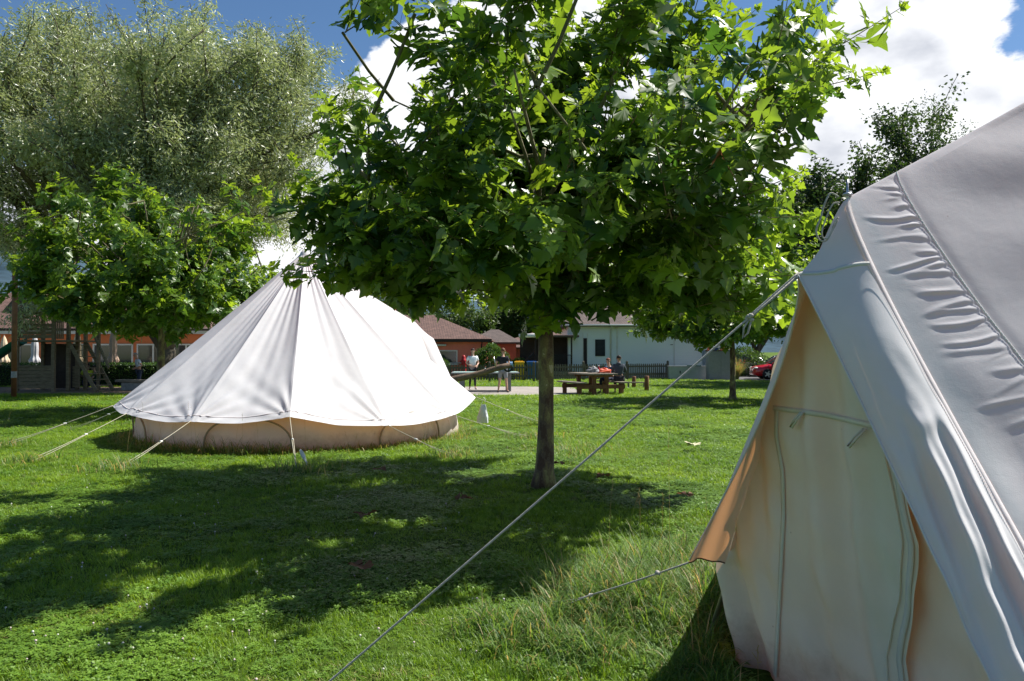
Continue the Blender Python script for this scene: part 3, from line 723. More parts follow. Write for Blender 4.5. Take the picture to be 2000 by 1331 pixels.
trunk, wood, twig, LV, LF, LT, nl = plane_tree()
print('plane leaves', nl, len(LF))
me_tr = npmesh('trunk', np.vstack(trunk.v), [np.vstack(f) for f in trunk.f.values() if f])
me_br = npmesh('branches', np.vstack(wood.v), [np.vstack(f) for f in wood.f.values() if f])
me_tw = npmesh('twigs', np.vstack(twig.v), [np.vstack(f) for f in twig.f.values() if f])
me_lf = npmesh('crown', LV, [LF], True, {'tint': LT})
def plane_bark():
    m, nt, out = newmat('mottled_plane_bark'); L = nt.links
    b = N(nt, 'ShaderNodeBsdfPrincipled'); b.inputs['Roughness'].default_value = .9; tc = N(nt, 'ShaderNodeTexCoord')
    mp = N(nt, 'ShaderNodeMapping'); mp.inputs['Scale'].default_value = (1, 1, .45); L.new(tc.outputs['Object'], mp.inputs['Vector'])
    nz = N(nt, 'ShaderNodeTexNoise'); nz.inputs['Scale'].default_value = 9; nz.inputs['Detail'].default_value = 3; nz.inputs['Roughness'].default_value = .5; L.new(mp.outputs[0], nz.inputs['Vector'])
    cr = N(nt, 'ShaderNodeValToRGB'); e = cr.color_ramp; e.interpolation = 'CONSTANT'
    e.elements[0].position = 0; e.elements[0].color = (.085,.05,.032,1); e.elements[1].position = .43; e.elements[1].color = (.12,.088,.055,1)
    for p_, c in ((.5, (.17,.135,.06,1)), (.58, (.235,.215,.085,1)), (.68, (.42,.37,.24,1))): x = e.elements.new(p_); x.color = c
    L.new(nz.outputs['Fac'], cr.inputs['Fac']); 
    n2 = N(nt, 'ShaderNodeTexNoise'); n2.inputs['Scale'].default_value = 60; n2.inputs['Detail'].default_value = 5; L.new(tc.outputs['Object'], n2.inputs['Vector'])
    mx = N(nt, 'ShaderNodeMix', data_type='RGBA', blend_type='MULTIPLY'); mx.inputs['Factor'].default_value = .45; L.new(cr.outputs['Color'], mx.inputs['A'])
    rp = N(nt, 'ShaderNodeMapRange'); rp.inputs['From Min'].default_value = .3; rp.inputs['From Max'].default_value = .7; rp.inputs['To Min'].default_value = .45; rp.inputs['To Max'].default_value = 1.3; L.new(n2.outputs['Fac'], rp.inputs['Value'])
    L.new(rp.outputs[0], mx.inputs['B']); L.new(mx.outputs['Result'], b.inputs['Base Color'])
    bp = N(nt, 'ShaderNodeBump'); bp.inputs['Strength'].default_value = .8; bp.inputs['Distance'].default_value = .012; L.new(nz.outputs['Fac'], bp.inputs['Height']); L.new(bp.outputs[0], b.inputs['Normal'])
    L.new(b.outputs[0], out.inputs['Surface']); return m
M['plane_bark'] = plane_bark()
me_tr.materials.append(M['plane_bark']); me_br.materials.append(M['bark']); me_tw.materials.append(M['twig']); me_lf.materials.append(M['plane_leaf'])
def put_plane(label, loc, rz, s, sz=None):
    t = thing('plane_tree', label, 'tree', loc, rz, 'pollarded plane trees on the lawn', s)
    if sz: t.scale = (s, s, sz)
    for nm, me in (('trunk', me_tr), ('branches', me_br), ('twigs', me_tw), ('crown', me_lf)): link(nm, me, None, t)
    return t
T1 = put_plane('big plane tree in the centre of the lawn with mottled bark and broad crown', G(1062, 952), R(PR1), 1.0)
put_plane('plane tree on the left in front of the wooden playhouse, full rounded crown', np.array([-9.2, 20.2, 0]), R(150), 1.0, 1.02)
put_plane('small plane tree with a slim bare trunk standing in front of the parked red car', G(1431, 782), R(250), .98, .92)
put_plane('plane tree furthest right, half hidden behind the cropped tent near the car park', np.array([15.5, 35, 0]), R(40), 1.05)
# a curled dead leaf caught in the crown of the big tree
dv, df = lobed_leaf(1.6, .6, .03); dv = dv*.19
Mx = Matrix.Rotation(R(200), 3, 'X') @ Matrix.Rotation(R(20), 3, 'Z')
dlo = link('dead_leaf', npmesh('dead_leaf', dv@np.array(Mx).T, [df], True, {'tint': np.full(len(dv), .6)}), M['dead_leaf'], T1, 'curled orange-brown dead leaf')
wl = Vector(W(1410, 305, 6.2)); dlo.location = Matrix.Rotation(-R(PR1), 3, 'Z') @ (wl-Vector(G(1062, 952)))

# ---- twiggy trees (willow, birches, background trees): recursive branching
def twig_tree(seed, h, spread, stems, ctrl, leaf_len, leaf_w, nleaf, env, depth=4, droop=0.0, leafspread=.35, rtrunk=.28, split=.15, clump=None):
    g = np.random.default_rng(seed); wood = MB(); ends = []
    def grow(b, d, L, r, lev):
        k = 5; f = np.linspace(0, 1, k)[:,None]; d = d/np.linalg.norm(d)
        bend = g.normal(size=3)*.10*L
        P = b+d*L*f+bend*f**2+np.array([0,0,-droop*L*(.2 if lev < depth-1 else .8)])*f**2
        if r > .012: wood.tube(P, np.linspace(r, r*.62, k), 8 if lev < 2 else 5 if lev < 3 else 3, False)
        if lev >= depth: ends.append(P); return
        if lev >= depth-1: ends.append(P)
        nc = ctrl[lev]
        for c in range(nc):
            i = 4 if c < 2 else g.integers(1, 4); nd = P[i]-P[i-1]; nd = nd/np.linalg.norm(nd)
            nd = nd+g.normal(size=3)*spread; nd[2] += .12
            cc = P[i]; 
            o = cc-np.array([0,0,h*.3]); 
            nd = nd/np.linalg.norm(nd)
            L2 = L*(.62+.25*g.random())
            e = cc+nd*L2
            if not env(e): nd = nd*.5+np.array([0,0,.1])-cc*np.array([.03,.03,0]); L2 *= .7
            grow(cc, nd, L2, r*.54, lev+1)
    trunkM = MB()
    tz = h*split
    trunkM.tube([[0,0,-.1],[.02,0,tz*.5],[0,.02,tz+.1]], [rtrunk*1.15, rtrunk, rtrunk*.95], 14)
    for s in range(stems):
        a = s*6.283/stems+g.random()*.6; tl = .25+.45*g.random() if stems > 1 else .05
        grow(np.array([0,0,tz]), np.array([math.cos(a)*tl, math.sin(a)*tl, 1.0]), h*.27*(.85+.3*g.random()), rtrunk*(.62 if stems > 1 else .9), 0)
    E = np.array(ends); n = nleaf
    ei = g.integers(0, len(E), n); fi = g.random(n)*4; i0 = np.minimum(fi.astype(int), 3); fr = (fi-i0)[:,None]
    base = E[ei, i0]*(1-fr)+E[ei, i0+1]*fr
    # sprigs of leaves: offset along a drooping random direction
    sd = g.normal(size=(len(E), 7, 3)); sd[...,2] = sd[...,2]*.6-.2-droop; which = g.integers(0, 7, n)
    u = g.random(n)[:,None]; dirv = nrm(sd[ei, which]); pos = base+dirv*leafspread*u+g.normal(size=(n,3))*leafspread*.12
    yd = nrm(dirv+g.normal(size=(n,3))*.7+np.array([0,0,-.2])); zd = nrm(np.cross(yd, g.normal(size=(n,3)))+np.array([0,0,.4])); zd = nrm(zd-yd*(zd*yd).sum(1)[:,None]); xd = np.cross(yd, zd)
    tv = np.array([[0,0,0],[leaf_w/2,leaf_len*.45,0],[0,leaf_len,-.08*leaf_len],[-leaf_w/2,leaf_len*.45,0]]); tf = np.array([[0,1,2,3]])
    V, Fc = place(tv, tf, pos, xd, yd, zd, .7+.6*g.random(n)); br = g.random(len(E))
    tint = np.clip(br[ei]*.6+.4*g.random(n), 0, 1)
    return trunkM, wood, V, Fc, np.repeat(tint, 4)
def put_twig(name, label, loc, mats, group=None, rz=0, s=1, **kw):
    tm, wd, V, Fc, tn = twig_tree(**kw); t = thing(name, label, 'tree', loc, rz, group, s)
    tm.build('trunk', mats[0], t, True); wd.build('branches', mats[0], t, True); link('crown', npmesh('crown', V, [Fc], False, {'tint': tn}), mats[1], t)
    return t
wc = np.array([0, 0, 9.6])
put_twig('willow_tree', 'huge silvery grey-green willow towering over the left side of the picture', (-15.3, 34, 0), (M['bark_dark'], M['willow_leaf']),
    seed=11, h=20, spread=.40, stems=8, ctrl=[4,4,4,4], leaf_len=.19, leaf_w=.05, nleaf=330000, env=lambda e: ((e-wc)/np.array([8.3,7.0,7.6])).dot((e-wc)/np.array([8.3,7.0,7.6])) < 1, depth=4, droop=.10, leafspread=.75, rtrunk=.40, split=.08)
def envb(r, c, h): return lambda e: (e[0]**2+e[1]**2)/r**2+((e[2]-c)/h)**2 < 1
bl = [('tall thin birch with an airy top, left one of the pair above the cropped tent', (20.2, 38, 0), 16.2, 5, 17000), ('tall thin birch with an airy top, right one of the pair above the cropped tent', (22.4, 38, 0), 18.5, 6, 20000)]
for i, (lb, lc, hh, sd_, nlv) in enumerate(bl):
    put_twig('birch_tree', lb, lc, (M['bark_dark'], M['birch_leaf']), 'birches behind the cropped tent', seed=sd_, h=hh, spread=.34, stems=3, ctrl=[3,4,3,3], leaf_len=.10, leaf_w=.06, nleaf=nlv, env=envb(1.9, hh*.55, hh*.55), depth=4, droop=.05, leafspread=.45, rtrunk=.11, split=.12)
bg = [('dense dark green tree beside the birches, seen through the crown of the big plane tree', (17.0, 41, 0), 15.0, 31, 1.0), ('broad dark tree right of the birches behind the sloping roof of the cropped tent', (23.2, 42, 0), 17.0, 32, 1.05),
      ('low round dark tree behind the parked cars', (12.5, 56, 0), 8.0, 33, 1.0), ('dark tree behind the black hatchback', (17.5, 55, 0), 9.5, 34, 1.0),
      ('dark leafy tree rising behind the end of the white clapboard building', (9.5, 62, 0), 10.0, 35, 1.0)]
for lb, lc, hh, sd_, s_ in bg:
    put_twig('leafy_tree', lb, lc, (M['bark_dark'], M['birch_leaf']), 'dark trees behind the car park', seed=sd_, h=hh, spread=.5, stems=4, ctrl=[4,4,4], leaf_len=.20, leaf_w=.13, nleaf=34000, env=envb(.27*hh+.8, hh*.5, hh*.52), depth=3, droop=.02, leafspread=.8, rtrunk=.25, split=.15)
mg = [('round sunlit tree above the roof of the salmon building, left one', (-10.5, 78, 0), 8.6, 41), ('olive green tree behind the salmon building roof, second from the left', (-5.5, 80, 0), 7.8, 42),
      ('yellowish tree behind the low brick red building, just left of the big trunk', (-.5, 84, 0), 9.0, 43), ('dark tree behind the awning, right of the big trunk', (4.5, 82, 0), 9.6, 44), ('bushy tree hidden behind the peak of the middle tent', (-16, 76, 0), 10.5, 45)]
for lb, lc, hh, sd_ in mg:
    put_twig('leafy_tree', lb, lc, (M['bark_dark'], M['dense_leaf']), 'trees behind the tiled roofs', seed=sd_, h=hh, spread=.5, stems=4, ctrl=[4,4,4], leaf_len=.28, leaf_w=.2, nleaf=16000, env=envb(3.4, hh*.5, hh*.5), depth=3, leafspread=.9, rtrunk=.25, split=.12)
# round shrubs and hedges built of small leaves over twigs
def leafball(name, label, cat, loc, rad, nleaf, mat, seed, shape='ell', ll=.10, lw=.06, rz=0, group=None):
    g = np.random.default_rng(seed); t = thing(name, label, cat, loc, rz, group)
    rad = np.array(rad, float)
    if shape == 'ell':
        d = nrm(g.normal(size=(nleaf,3))); rr = (.55+.45*g.random(nleaf)**.5)[:,None]; lump = 1+.10*np.sin(d[:,0:1]*6+1)+.10*np.sin(d[:,1:2]*7+d[:,2:3]*5)
        pos = d*rad*rr*lump+np.array([0,0,rad[2]]); nr = d
    else:
        p_ = g.uniform(-1, 1, size=(nleaf,3)); ax = g.integers(0, 5, nleaf); nr = np.zeros((nleaf,3))
        for k, (a, s) in enumerate(((0,1),(0,-1),(1,1),(1,-1),(2,1))):
            q = ax == k; p_[q, a] = s*(1-.06*g.random(q.sum())); nr[q, a] = s
        pos = p_*rad+np.array([0,0,rad[2]])+g.normal(size=(nleaf,3))*.03
    yd = nrm(nr+g.normal(size=(nleaf,3))*.7); zd = nrm(np.cross(yd, g.normal(size=(nleaf,3)))); xd = np.cross(yd, zd)
    tv = np.array([[0,0,0],[lw/2,ll*.45,0],[0,ll,0],[-lw/2,ll*.45,0]]); V, Fc = place(tv, np.array([[0,1,2,3]]), pos, xd, yd, zd, .7+.6*g.random(nleaf))
    link('foliage', npmesh('foliage', V, [Fc], False, {'tint': np.repeat(np.clip(g.normal(.5,.25,nleaf),0,1), 4)}), mat, t)
    m = MB()
    for k in range(9):
        a = g.random()*6.28; e = rad*np.array([math.cos(a)*.6, math.sin(a)*.6, 1.4]); m.tube([[0,0,0] if shape == 'ell' else [e[0], e[1]*.2, 0], e*np.array([.4,.4,.5]) if shape == 'ell' else [e[0]*1.1, e[1]*.3, rad[2]], e], [.03,.02,.008], 5)
    m.build('stems', M['bark_dark'], t, True)
    if shape != 'ell': MB().box((0,0,rad[2]*.95), (rad[0]*1.9, rad[1]*1.7, rad[2]*1.85)).build('shade_core', pmat(name+'_core', (.015,.025,.01), .95), t)  # opaque near-black box, its colour standing in for the hedge's shaded inside
    return t
# ---------------------------------------------------------------- buildings behind
def tilemat(name, c1, c2, sc=(3.2, 3.2, 3.2)):
    m, nt, out = newmat(name); L = nt.links; b = N(nt, 'ShaderNodeBsdfPrincipled'); b.inputs['Roughness'].default_value = .85
    geo = N(nt, 'ShaderNodeTexCoord'); mp = N(nt, 'ShaderNodeMapping'); L.new(geo.outputs['Object'], mp.inputs['Vector'])
    br = N(nt, 'ShaderNodeTexBrick'); br.inputs['Scale'].default_value = sc[0]; br.inputs['Color1'].default_value = c4(c1); br.inputs['Color2'].default_value = c4(c2); br.inputs['Mortar'].default_value = c4([c*.4 for c in c1]); br.inputs['Mortar Size'].default_value = .05; br.inputs['Bias'].default_value = 0
    cb = N(nt, 'ShaderNodeSeparateXYZ'); L.new(geo.outputs['Object'], cb.inputs[0]); co = N(nt, 'ShaderNodeCombineXYZ'); ad = N(nt, 'ShaderNodeMath', operation='ADD'); L.new(cb.outputs[0], ad.inputs[0]); L.new(cb.outputs[1], ad.inputs[1]); L.new(ad.outputs[0], co.inputs[0])
    zz = N(nt, 'ShaderNodeMath', operation='MULTIPLY'); L.new(cb.outputs[2], zz.inputs[0]); zz.inputs[1].default_value = 2.2; L.new(zz.outputs[0], co.inputs[1]); L.new(co.outputs[0], br.inputs['Vector'])
    nz = N(nt, 'ShaderNodeTexNoise'); nz.inputs['Scale'].default_value = 2.5; nz.inputs['Detail'].default_value = 8; nz.inputs['Roughness'].default_value = .75; L.new(geo.outputs['Object'], nz.inputs['Vector'])
    r = N(nt, 'ShaderNodeMapRange'); r.inputs['From Min'].default_value = .35; r.inputs['From Max'].default_value = .7; r.inputs['To Min'].default_value = .7; r.inputs['To Max'].default_value = 1.6; L.new(nz.outputs['Fac'], r.inputs['Value'])
    mx = N(nt, 'ShaderNodeMix', data_type='RGBA', blend_type='MULTIPLY'); mx.inputs['Factor'].default_value = 1; L.new(br.outputs['Color'], mx.inputs['A']); L.new(r.outputs[0], mx.inputs['B']); L.new(mx.outputs['Result'], b.inputs['Base Color']); L.new(b.outputs[0], out.inputs['Surface']); return m
M['tiles'] = tilemat('roof_tiles', (.12,.065,.05), (.18,.10,.078)); M['tiles2'] = tilemat('roof_tiles_dark', (.085,.06,.05), (.13,.095,.08))
M['orange'] = pmat('orange_render', (.74,.22,.09), .85, .1, 1.5); M['salmon'] = pmat('salmon_render', (.85,.25,.18), .85, .1, 1.5); M['brick_red'] = pmat('dark_red_render', (.36,.12,.09), .85, .15, 2)
M['fascia'] = pmat('white_fascia', (.62,.62,.6), .6, .08); M['dark_trim'] = pmat('dark_brown_trim', (.03,.02,.018), .6, .2)
def hip_roof(x0, x1, y0, y1, ze, zr, inset, oh=.5, th=.12):
    m = MB(); a, b, c, d = (x0-oh, y0-oh), (x1+oh, y0-oh), (x1+oh, y1+oh), (x0-oh, y1+oh); ym = (y0+y1)/2; r1 = (x0+inset, ym); r2 = (x1-inset, ym)
    V = [[*a, ze], [*b, ze], [*c, ze], [*d, ze], [*r1, zr], [*r2, zr], [*a, ze-th], [*b, ze-th], [*c, ze-th], [*d, ze-th]]
    m.poly(V, [[0,1,5,4], [1,2,5], [2,3,4,5], [3,0,4], [0,6,7,1], [1,7,8,2], [2,8,9,3], [3,9,6,0], [6,9,8,7]])
    return m
def walls(x0, x1, y0, y1, h): return MB().box(((x0+x1)/2, (y0+y1)/2, h/2-.01), (x1-x0, y1-y0, h))
def window(parent, x0, x1, z0, z1, y, fr=.06, mull=(), name='window', fm=None):
    """window let into the south wall (facing -Y)"""
    f = MB(); fm = fm or M['frame']; yy = y-.03
    f.box(((x0+x1)/2, yy, z1-fr/2), (x1-x0, .07, fr)).box(((x0+x1)/2, yy, z0+fr/2), (x1-x0, .07, fr))
    for x in (x0+fr/2, x1-fr/2)+tuple(mull): f.box((x, yy, (z0+z1)/2), (fr, .07, z1-z0-2*fr))
    o = f.build(name, fm, parent); MB().box(((x0+x1)/2, y-.008, (z0+z1)/2), (x1-x0-2*fr, .012, z1-z0-2*fr)).build('pane', M['glass'], o)
    MB().box(((x0+x1)/2, y-.07, z0-.03), (x1-x0+.1, .14, .05)).build('sill', fm, o); return o
# restaurant on the left: orange wall, white fascia, window band
def restaurant():
    t = thing('restaurant_building', 'long low orange building with brown tiled roof behind the hedge on the left', 'building', (-22, 42, 0))
    x0, x1, y0, y1 = -12, 5.3, 0, 9; walls(x0, x1, y0, y1, 2.75).build('wall', M['orange'], t)
    hip_roof(x0, x1, y0, y1, 2.85, 5.3, 4.0, .6).build('roof', M['tiles'], t)
    MB().box(((x0+x1)/2, y0-.63, 2.66), (x1-x0+1.1, .05, .17)).build('fascia', M['fascia'], t); MB().tube([[x0-.6, y0-.7, 2.83], [x1+.6, y0-.7, 2.83]], .06, 8).build('gutter', M['dark_trim'], t, True)
    for a, b, mu in ((-5.9, -3.9, (-4.9,)), (-3.6, -1.2, (-2.4,)), (-.9, 1.3, (.2,)), (1.5, 3.3, (2.4,)), (3.5, 5.0, (4.2,)), (-9, -6.4, (-7.7,))): window(t, a, b, .25, 2.05, y0, .08, mu)
restaurant()
def salmon():
    t = thing('salmon_building', 'salmon pink bungalow with brown tiled hip roof right of the middle tent', 'building', (-8, 48, 0))
    x0, x1, y0, y1 = -6, 6.3, 0, 8; walls(x0, x1, y0, y1, 2.3).build('wall', M['salmon'], t); hip_roof(x0, x1, y0, y1, 2.42, 4.1, 3.6, .45).build('roof', M['tiles'], t)
    MB().box(((x0+x1)/2, y0-.47, 2.30), (x1-x0+.9, .05, .16)).build('fascia', M['dark_trim'], t)
    MB().tube([[6.15, -.5, 2.25], [6.1, -.12, 2.0], [6.1, -.1, .1]], .04, 8).build('downpipe', M['dark_trim'], t, True)
    window(t, 2.6, 4.6, .85, 1.72, y0, .07, (3.4,)); MB().box((3.1, -.15, 2.03), (1.6, .25, .12), bev=.02).build('awning_box', M['fascia'], t)
    MB().box((5.2, -.06, .92), (2.1, .1, .05)).build('ledge', M['fascia'], t)
    MB().box((0, 3, 4.0), (.5, .5, .9)).build('chimney', M['brick_red'], t)
salmon()
def low_house():
    t = thing('brick_red_house', 'low dark red house with a strip of small windows, far behind the fence', 'building', (0, 62, 0))
    x0, x1, y0, y1 = -1.6, 7, 0, 8; walls(x0, x1, y0, y1, 1.9).build('wall', M['brick_red'], t); hip_roof(x0, x1, y0, y1, 1.98, 3.35, 3.6, .5).build('roof', M['tiles'], t)
    window(t, .7, 2.35, 1.28, 1.75, y0, .06, (1.1, 1.5, 1.9), 'window_strip'); MB().box((1.6, -.05, .75), (1.6, .1, .9)).build('panel', M['salmon'], t)
low_house()
def side_wall():
    t = thing('brown_roof_house', 'brown roofed house mostly hidden by the round bush beside the salmon bungalow', 'building', (-2.5, 55, 0))
    walls(-.4, 2.8, 0, 6, 2.2).build('wall', M['brick_red'], t); hip_roof(-.4, 2.8, 0, 6, 2.3, 3.3, 1.3, .4).build('roof', M['tiles2'], t)
    MB().box((1.0, -.1, 1.9), (.8, .1, .3)).build('grille', M['frame'], t)
side_wall()
# white clapboard building
def clap():
    m, nt, out = newmat('clapboard'); L = nt.links; b = N(nt, 'ShaderNodeBsdfPrincipled'); b.inputs['Roughness'].default_value = .6; b.inputs['Base Color'].default_value = (.80,.84,.83,1); L.new(b.outputs[0], out.inputs['Surface'])
    t = thing('clapboard_building', 'long white clapboard building with a dark louvred shutter behind the picket fence', 'building', (3.45, 47.2, 0))
    W_ = 10.1; Hh = 3.25; mm = MB(); nb = 24; prof = []
    for i in range(nb): z = .35+i*(Hh-.35)/nb; prof += [(-.030, z), (-.006, z+(Hh-.35)/nb-.012), (.004, z+(Hh-.35)/nb-.004)]
    Q = np.array([[[x, y, z] for (y, z) in prof] for x in (0, W_)]); mm.grid(Q); mm.box((W_/2, 3.5, Hh/2), (W_-.04, 6.94, Hh)); mm.build('clapboard_wall', m, t)
    MB().box((W_/2, -.05, .17), (W_+.1, .16, .34)).build('plinth', pmat('pale_plinth', (.45,.46,.45), .8), t)
    r = MB(); r.poly([[-.4,-.55,Hh+.0],[W_+.4,-.55,Hh+.0],[W_+.4,3.5,4.75],[-.4,3.5,4.75],[-.4,7.5,Hh],[W_+.4,7.5,Hh],[-.4,-.55,Hh-.1],[W_+.4,-.55,Hh-.1],[-.4,7.5,Hh-.1],[W_+.4,7.5,Hh-.1]], [[0,1,2,3],[3,2,5,4],[0,6,7,1],[6,8,9,7],[4,5,9,8],[0,3,4],[1,5,2],[0,4,8,6],[1,7,9,5]]).build('roof', M['tiles2'], t)
    MB().tube([[-.4,-.6,Hh-.02],[W_+.4,-.6,Hh-.02]], .06, 8).tube([[2.62,-.6,Hh],[2.60,-.12,Hh-.35],[2.6,-.1,.1]], .045, 8).build('gutter', M['fascia'], t, True)
    s = MB(); s.box((1.96,-.06,1.86), (.60,.05,1.02))
    so_ = s.build('shutter', M['black'], t); q = MB()
    for i in range(13): q.box((1.96,-.10,1.40+i*.077), (.50,.05,.02), M=Matrix.Rotation(R(35), 3, 'X'))
    q.build('louvre', pmat('louvre_grey', (.06,.065,.07), .6), so_)
    MB().box((1.04,-.05,1.3), (.22,.06,2.3)).build('door_strip', M['dark_trim'], t); MB().box((.90,-.055,1.45), (.05,.07,2.6)).box((1.18,-.055,1.45), (.05,.07,2.6)).build('door_frame', M['frame'], t)
    MB().box((6.5,-.05,1.8), (.03,.06,2.7)).box((3.0,-.05,1.8), (.10,.06,2.8)).build('cover_strip', M['fascia'], t); MB().box((6.35,-.06,2.05), (.14,.06,.04)).build('vent', M['dark_trim'], t)
    MB().box((8.35,-.12,1.12), (.26,.12,1.15)).build('side_panel', pmat('blue_grey_panel', (.20,.27,.32), .5), t)
clap()
def porch():
    t = thing('veranda', 'dark covered veranda with black railings and a white rolled awning beside the big trunk', 'veranda', (2.3, 46, 0))
    MB().box((.1,1.2,2.55), (3.2,3.0,.14), bev=.02).build('roof', M['tiles2'], t); MB().box((-.3,2.2,1.3), (3.0,.1,2.5)).build('back_wall', pmat('dark_wall', (.05,.035,.03), .8), t)
    r = MB()
    for i in range(22): r.box((-.9+i*.1, -.2, .95), (.03,.03,.9))
    r.box((.15,-.2,1.42), (2.3,.05,.05)).box((.15,-.2,.5), (2.3,.05,.05)).build('railing', M['black'], t)
    for x in (-.9, 1.25): MB().box((x,-.2,1.25), (.09,.09,2.5)).build('post', M['dark_trim'], t)
    st_ = MB(); st_.beam((-2.3,-.3,.3), (-1.0,-.25,1.55), .06, .07)
    for i in range(9): st_.box((-2.2+i*.15,-.28,.12+i*.13+.25), (.025,.025,.75))
    st_.build('stair_railing', M['black'], t)
    a = MB(); a.tube([[-1.9,-.4,2.55],[.1,-.4,2.62]], .12, 12); a.build('awning', M['frame'], t, True)
    MB().box((0,.6,.22), (3.0,2.0,.42)).build('deck', M['wood_grey'], t)
porch()
# picket fence
def fence(name, label, a, b, npost, seed):
    a = np.array(a, float); b = np.array(b, float); d = (b-a)/np.linalg.norm(b-a); L = np.linalg.norm(b-a); t = thing(name, label, 'fence', (a[0], a[1], 0), math.atan2(d[1], d[0]), 'picket fences along the lawn'); g = np.random.default_rng(seed)
    m = MB(); n = int(L/.148)
    for i in range(n):
        x = .08+i*L/n; h = .93+g.normal()*.008; tl = g.normal()*.006; w = .078; V = []
        for y in (-.055, -.035): V += [[x-w/2, y, .10], [x+w/2, y, .10], [x+w/2+tl, y, h-.05], [x+w/4+tl, y, h-.01], [x-w/4+tl, y, h-.01], [x-w/2+tl, y, h-.05]]
        V = np.array(V); m.poly(V, [[0,1,2,5],[5,2,3,4],[6,11,8,7],[11,10,9,8],[0,5,11,6],[1,7,8,2],[5,4,10,11],[2,8,9,3],[4,3,9,10]])
    m.build('pickets', M['fence'], t)
    MB().box((L/2,0,.30), (L,.04,.09)).build('rail', M['fence'], t); MB().box((L/2,0,.76), (L,.04,.09)).build('rail', M['fence'], t)
    for i in range(npost):
        x = L*i/(npost-1); MB().box((x,.04,.52), (.11,.11,1.06), bev=.01).lathe([(.0,1.10),(.05,1.06),(.055,1.04)], (x,.04,0), 8).build('post', M['fence'], t)
fence('picket_fence', 'picket fence left of the big trunk, behind the table tennis players', (-6, 40.4), (1.2, 41.9), 4, 1)
fence('picket_fence', 'picket fence right of the big trunk, behind the picnic table', (1.4, 42.0), (9.35, 46.0), 4, 2)
def box_planter():
    c = G(1345, 741); t = thing('concrete_wall', 'low pale concrete wall standing in front of the white clapboard building', 'wall', c)
    MB().box((0,0,.37), (2.4,.45,.74), bev=.015).build('wall_block', pmat('pale_concrete', (.36,.38,.38), .9, .15, 2, bump=.3), t); MB().box((.0,-.0,.76), (2.46,.5,.04)).build('coping', pmat('coping', (.25,.27,.27), .8), t)
    MB().box((-.55,-.235,.42), (.06,.02,.16)).build('bracket', M['black'], t); MB().box((.3,-.1,.80), (.8,.2,.05)).build('hose_reel', pmat('teal_item', (.03,.10,.09), .6), t)
box_planter()
def cabinet():
    c = G(1404, 742); t = thing('grey_cabinet', 'tall grey metal cabinet beside the slim right-hand trunk, cones on top', 'cabinet', c); gm_ = pmat('cabinet_grey', (.30,.29,.28), .6, .08)
    MB().box((0,0,.84), (1.34,.7,1.64), bev=.01).build('carcass', gm_, t)
    for x in (-.34, .34): MB().box((x,-.36,.84), (.62,.02,1.58), bev=.005).build('door', gm_, t)
    MB().box((0,0,1.68), (1.42,.78,.04)).build('top', M['dark_trim'], t)
    for x, nm in ((-.55, 'orange traffic cone at the left end of the cabinet top'), (.22, 'orange traffic cone at the right end of the cabinet top')):
        k = thing('traffic_cone', nm, 'cone', (c[0]+x, c[1], 1.70), 0, 'traffic cones on the cabinet')
        MB().lathe([(.0,.48),(.03,.48),(.035,.44),(.135,.03),(.135,.0)], n=16).build('cone', pmat('cone_orange', (.65,.13,.05), .5), k, True); MB().box((0,0,.012), (.34,.34,.025), bev=.008).build('base', pmat('cone_base', (.5,.12,.05), .6), k)
        MB().lathe([(.062,.34),(.086,.23)], n=16).build('stripe', M['frame'], k, True)
    k = thing('plastic_crate', 'small blue crate between the two cones on the cabinet', 'crate', (c[0]-.17, c[1], 1.70)); f = MB()
    f.box((0,0,.02), (.28,.2,.03)); 
    for s in (-1, 1): f.box((0,.1*s,.075), (.28,.012,.12)); f.box((.14*s,0,.075), (.012,.2,.12))
    f.build('crate_body', pmat('crate_blue', (.04,.10,.22), .5), k)
cabinet()
# bins and bits behind the fence
def bin_(c, colr, label, w=.5, h=1.0):
    t = thing('wheelie_bin', label, 'bin', c, 0, 'bins behind the picket fence'); mt = pmat('bin_%d' % int(c[0]*10+500), colr, .5, .05)
    V = np.array([[x*w*.42, y*w*.42, .06] for x, y in ((-1,-1),(1,-1),(1,1),(-1,1))]+[[x*w*.5, y*w*.5, h*.88] for x, y in ((-1,-1),(1,-1),(1,1),(-1,1))]); MB().poly(V, [[0,1,5,4],[1,2,6,5],[2,3,7,6],[3,0,4,7],[0,3,2,1]]).build('bin_body', mt, t)
    MB().box((0,0,h*.91), (w*1.08,w*1.08,.06), bev=.02).box((0,w*.45,h*.96), (w*.8,.06,.05)).build('lid', mt, t)
    for s in (-1, 1): MB().tube([[s*w*.45-.02,w*.4,.09],[s*w*.45+.02,w*.4,.09]], .09, 12).build('wheel', M['black'], t)
bin_((.42, 44, 0), (.70,.42,.02), 'yellow bin behind the picket fence', .55, 1.12); bin_((-.25, 44.2, 0), (.22,.36,.50), 'pale blue bin left of the yellow bin', .45, 1.08); bin_((1.15, 44.3, 0), (.02,.10,.28), 'dark blue bin right of the yellow bin', .6, 1.12)
def hydrant():
    t = thing('hydrant', 'small red round-topped hydrant in front of the salmon wall', 'hydrant', (-2.95, 46.9, 0), s=.88); m = pmat('hydrant_red', (.42,.02,.025), .45, .1)
    MB().lathe([(.0,1.62),(.08,1.58),(.13,1.46),(.15,1.3),(.19,1.26),(.19,1.2),(.17,1.0),(.17,.2),(.22,.15),(.22,0)], n=16).build('body', m, t, True); MB().tube([[-.27,0,1.15],[.27,0,1.15]], .06, 10).build('outlet', m, t, True)
hydrant()
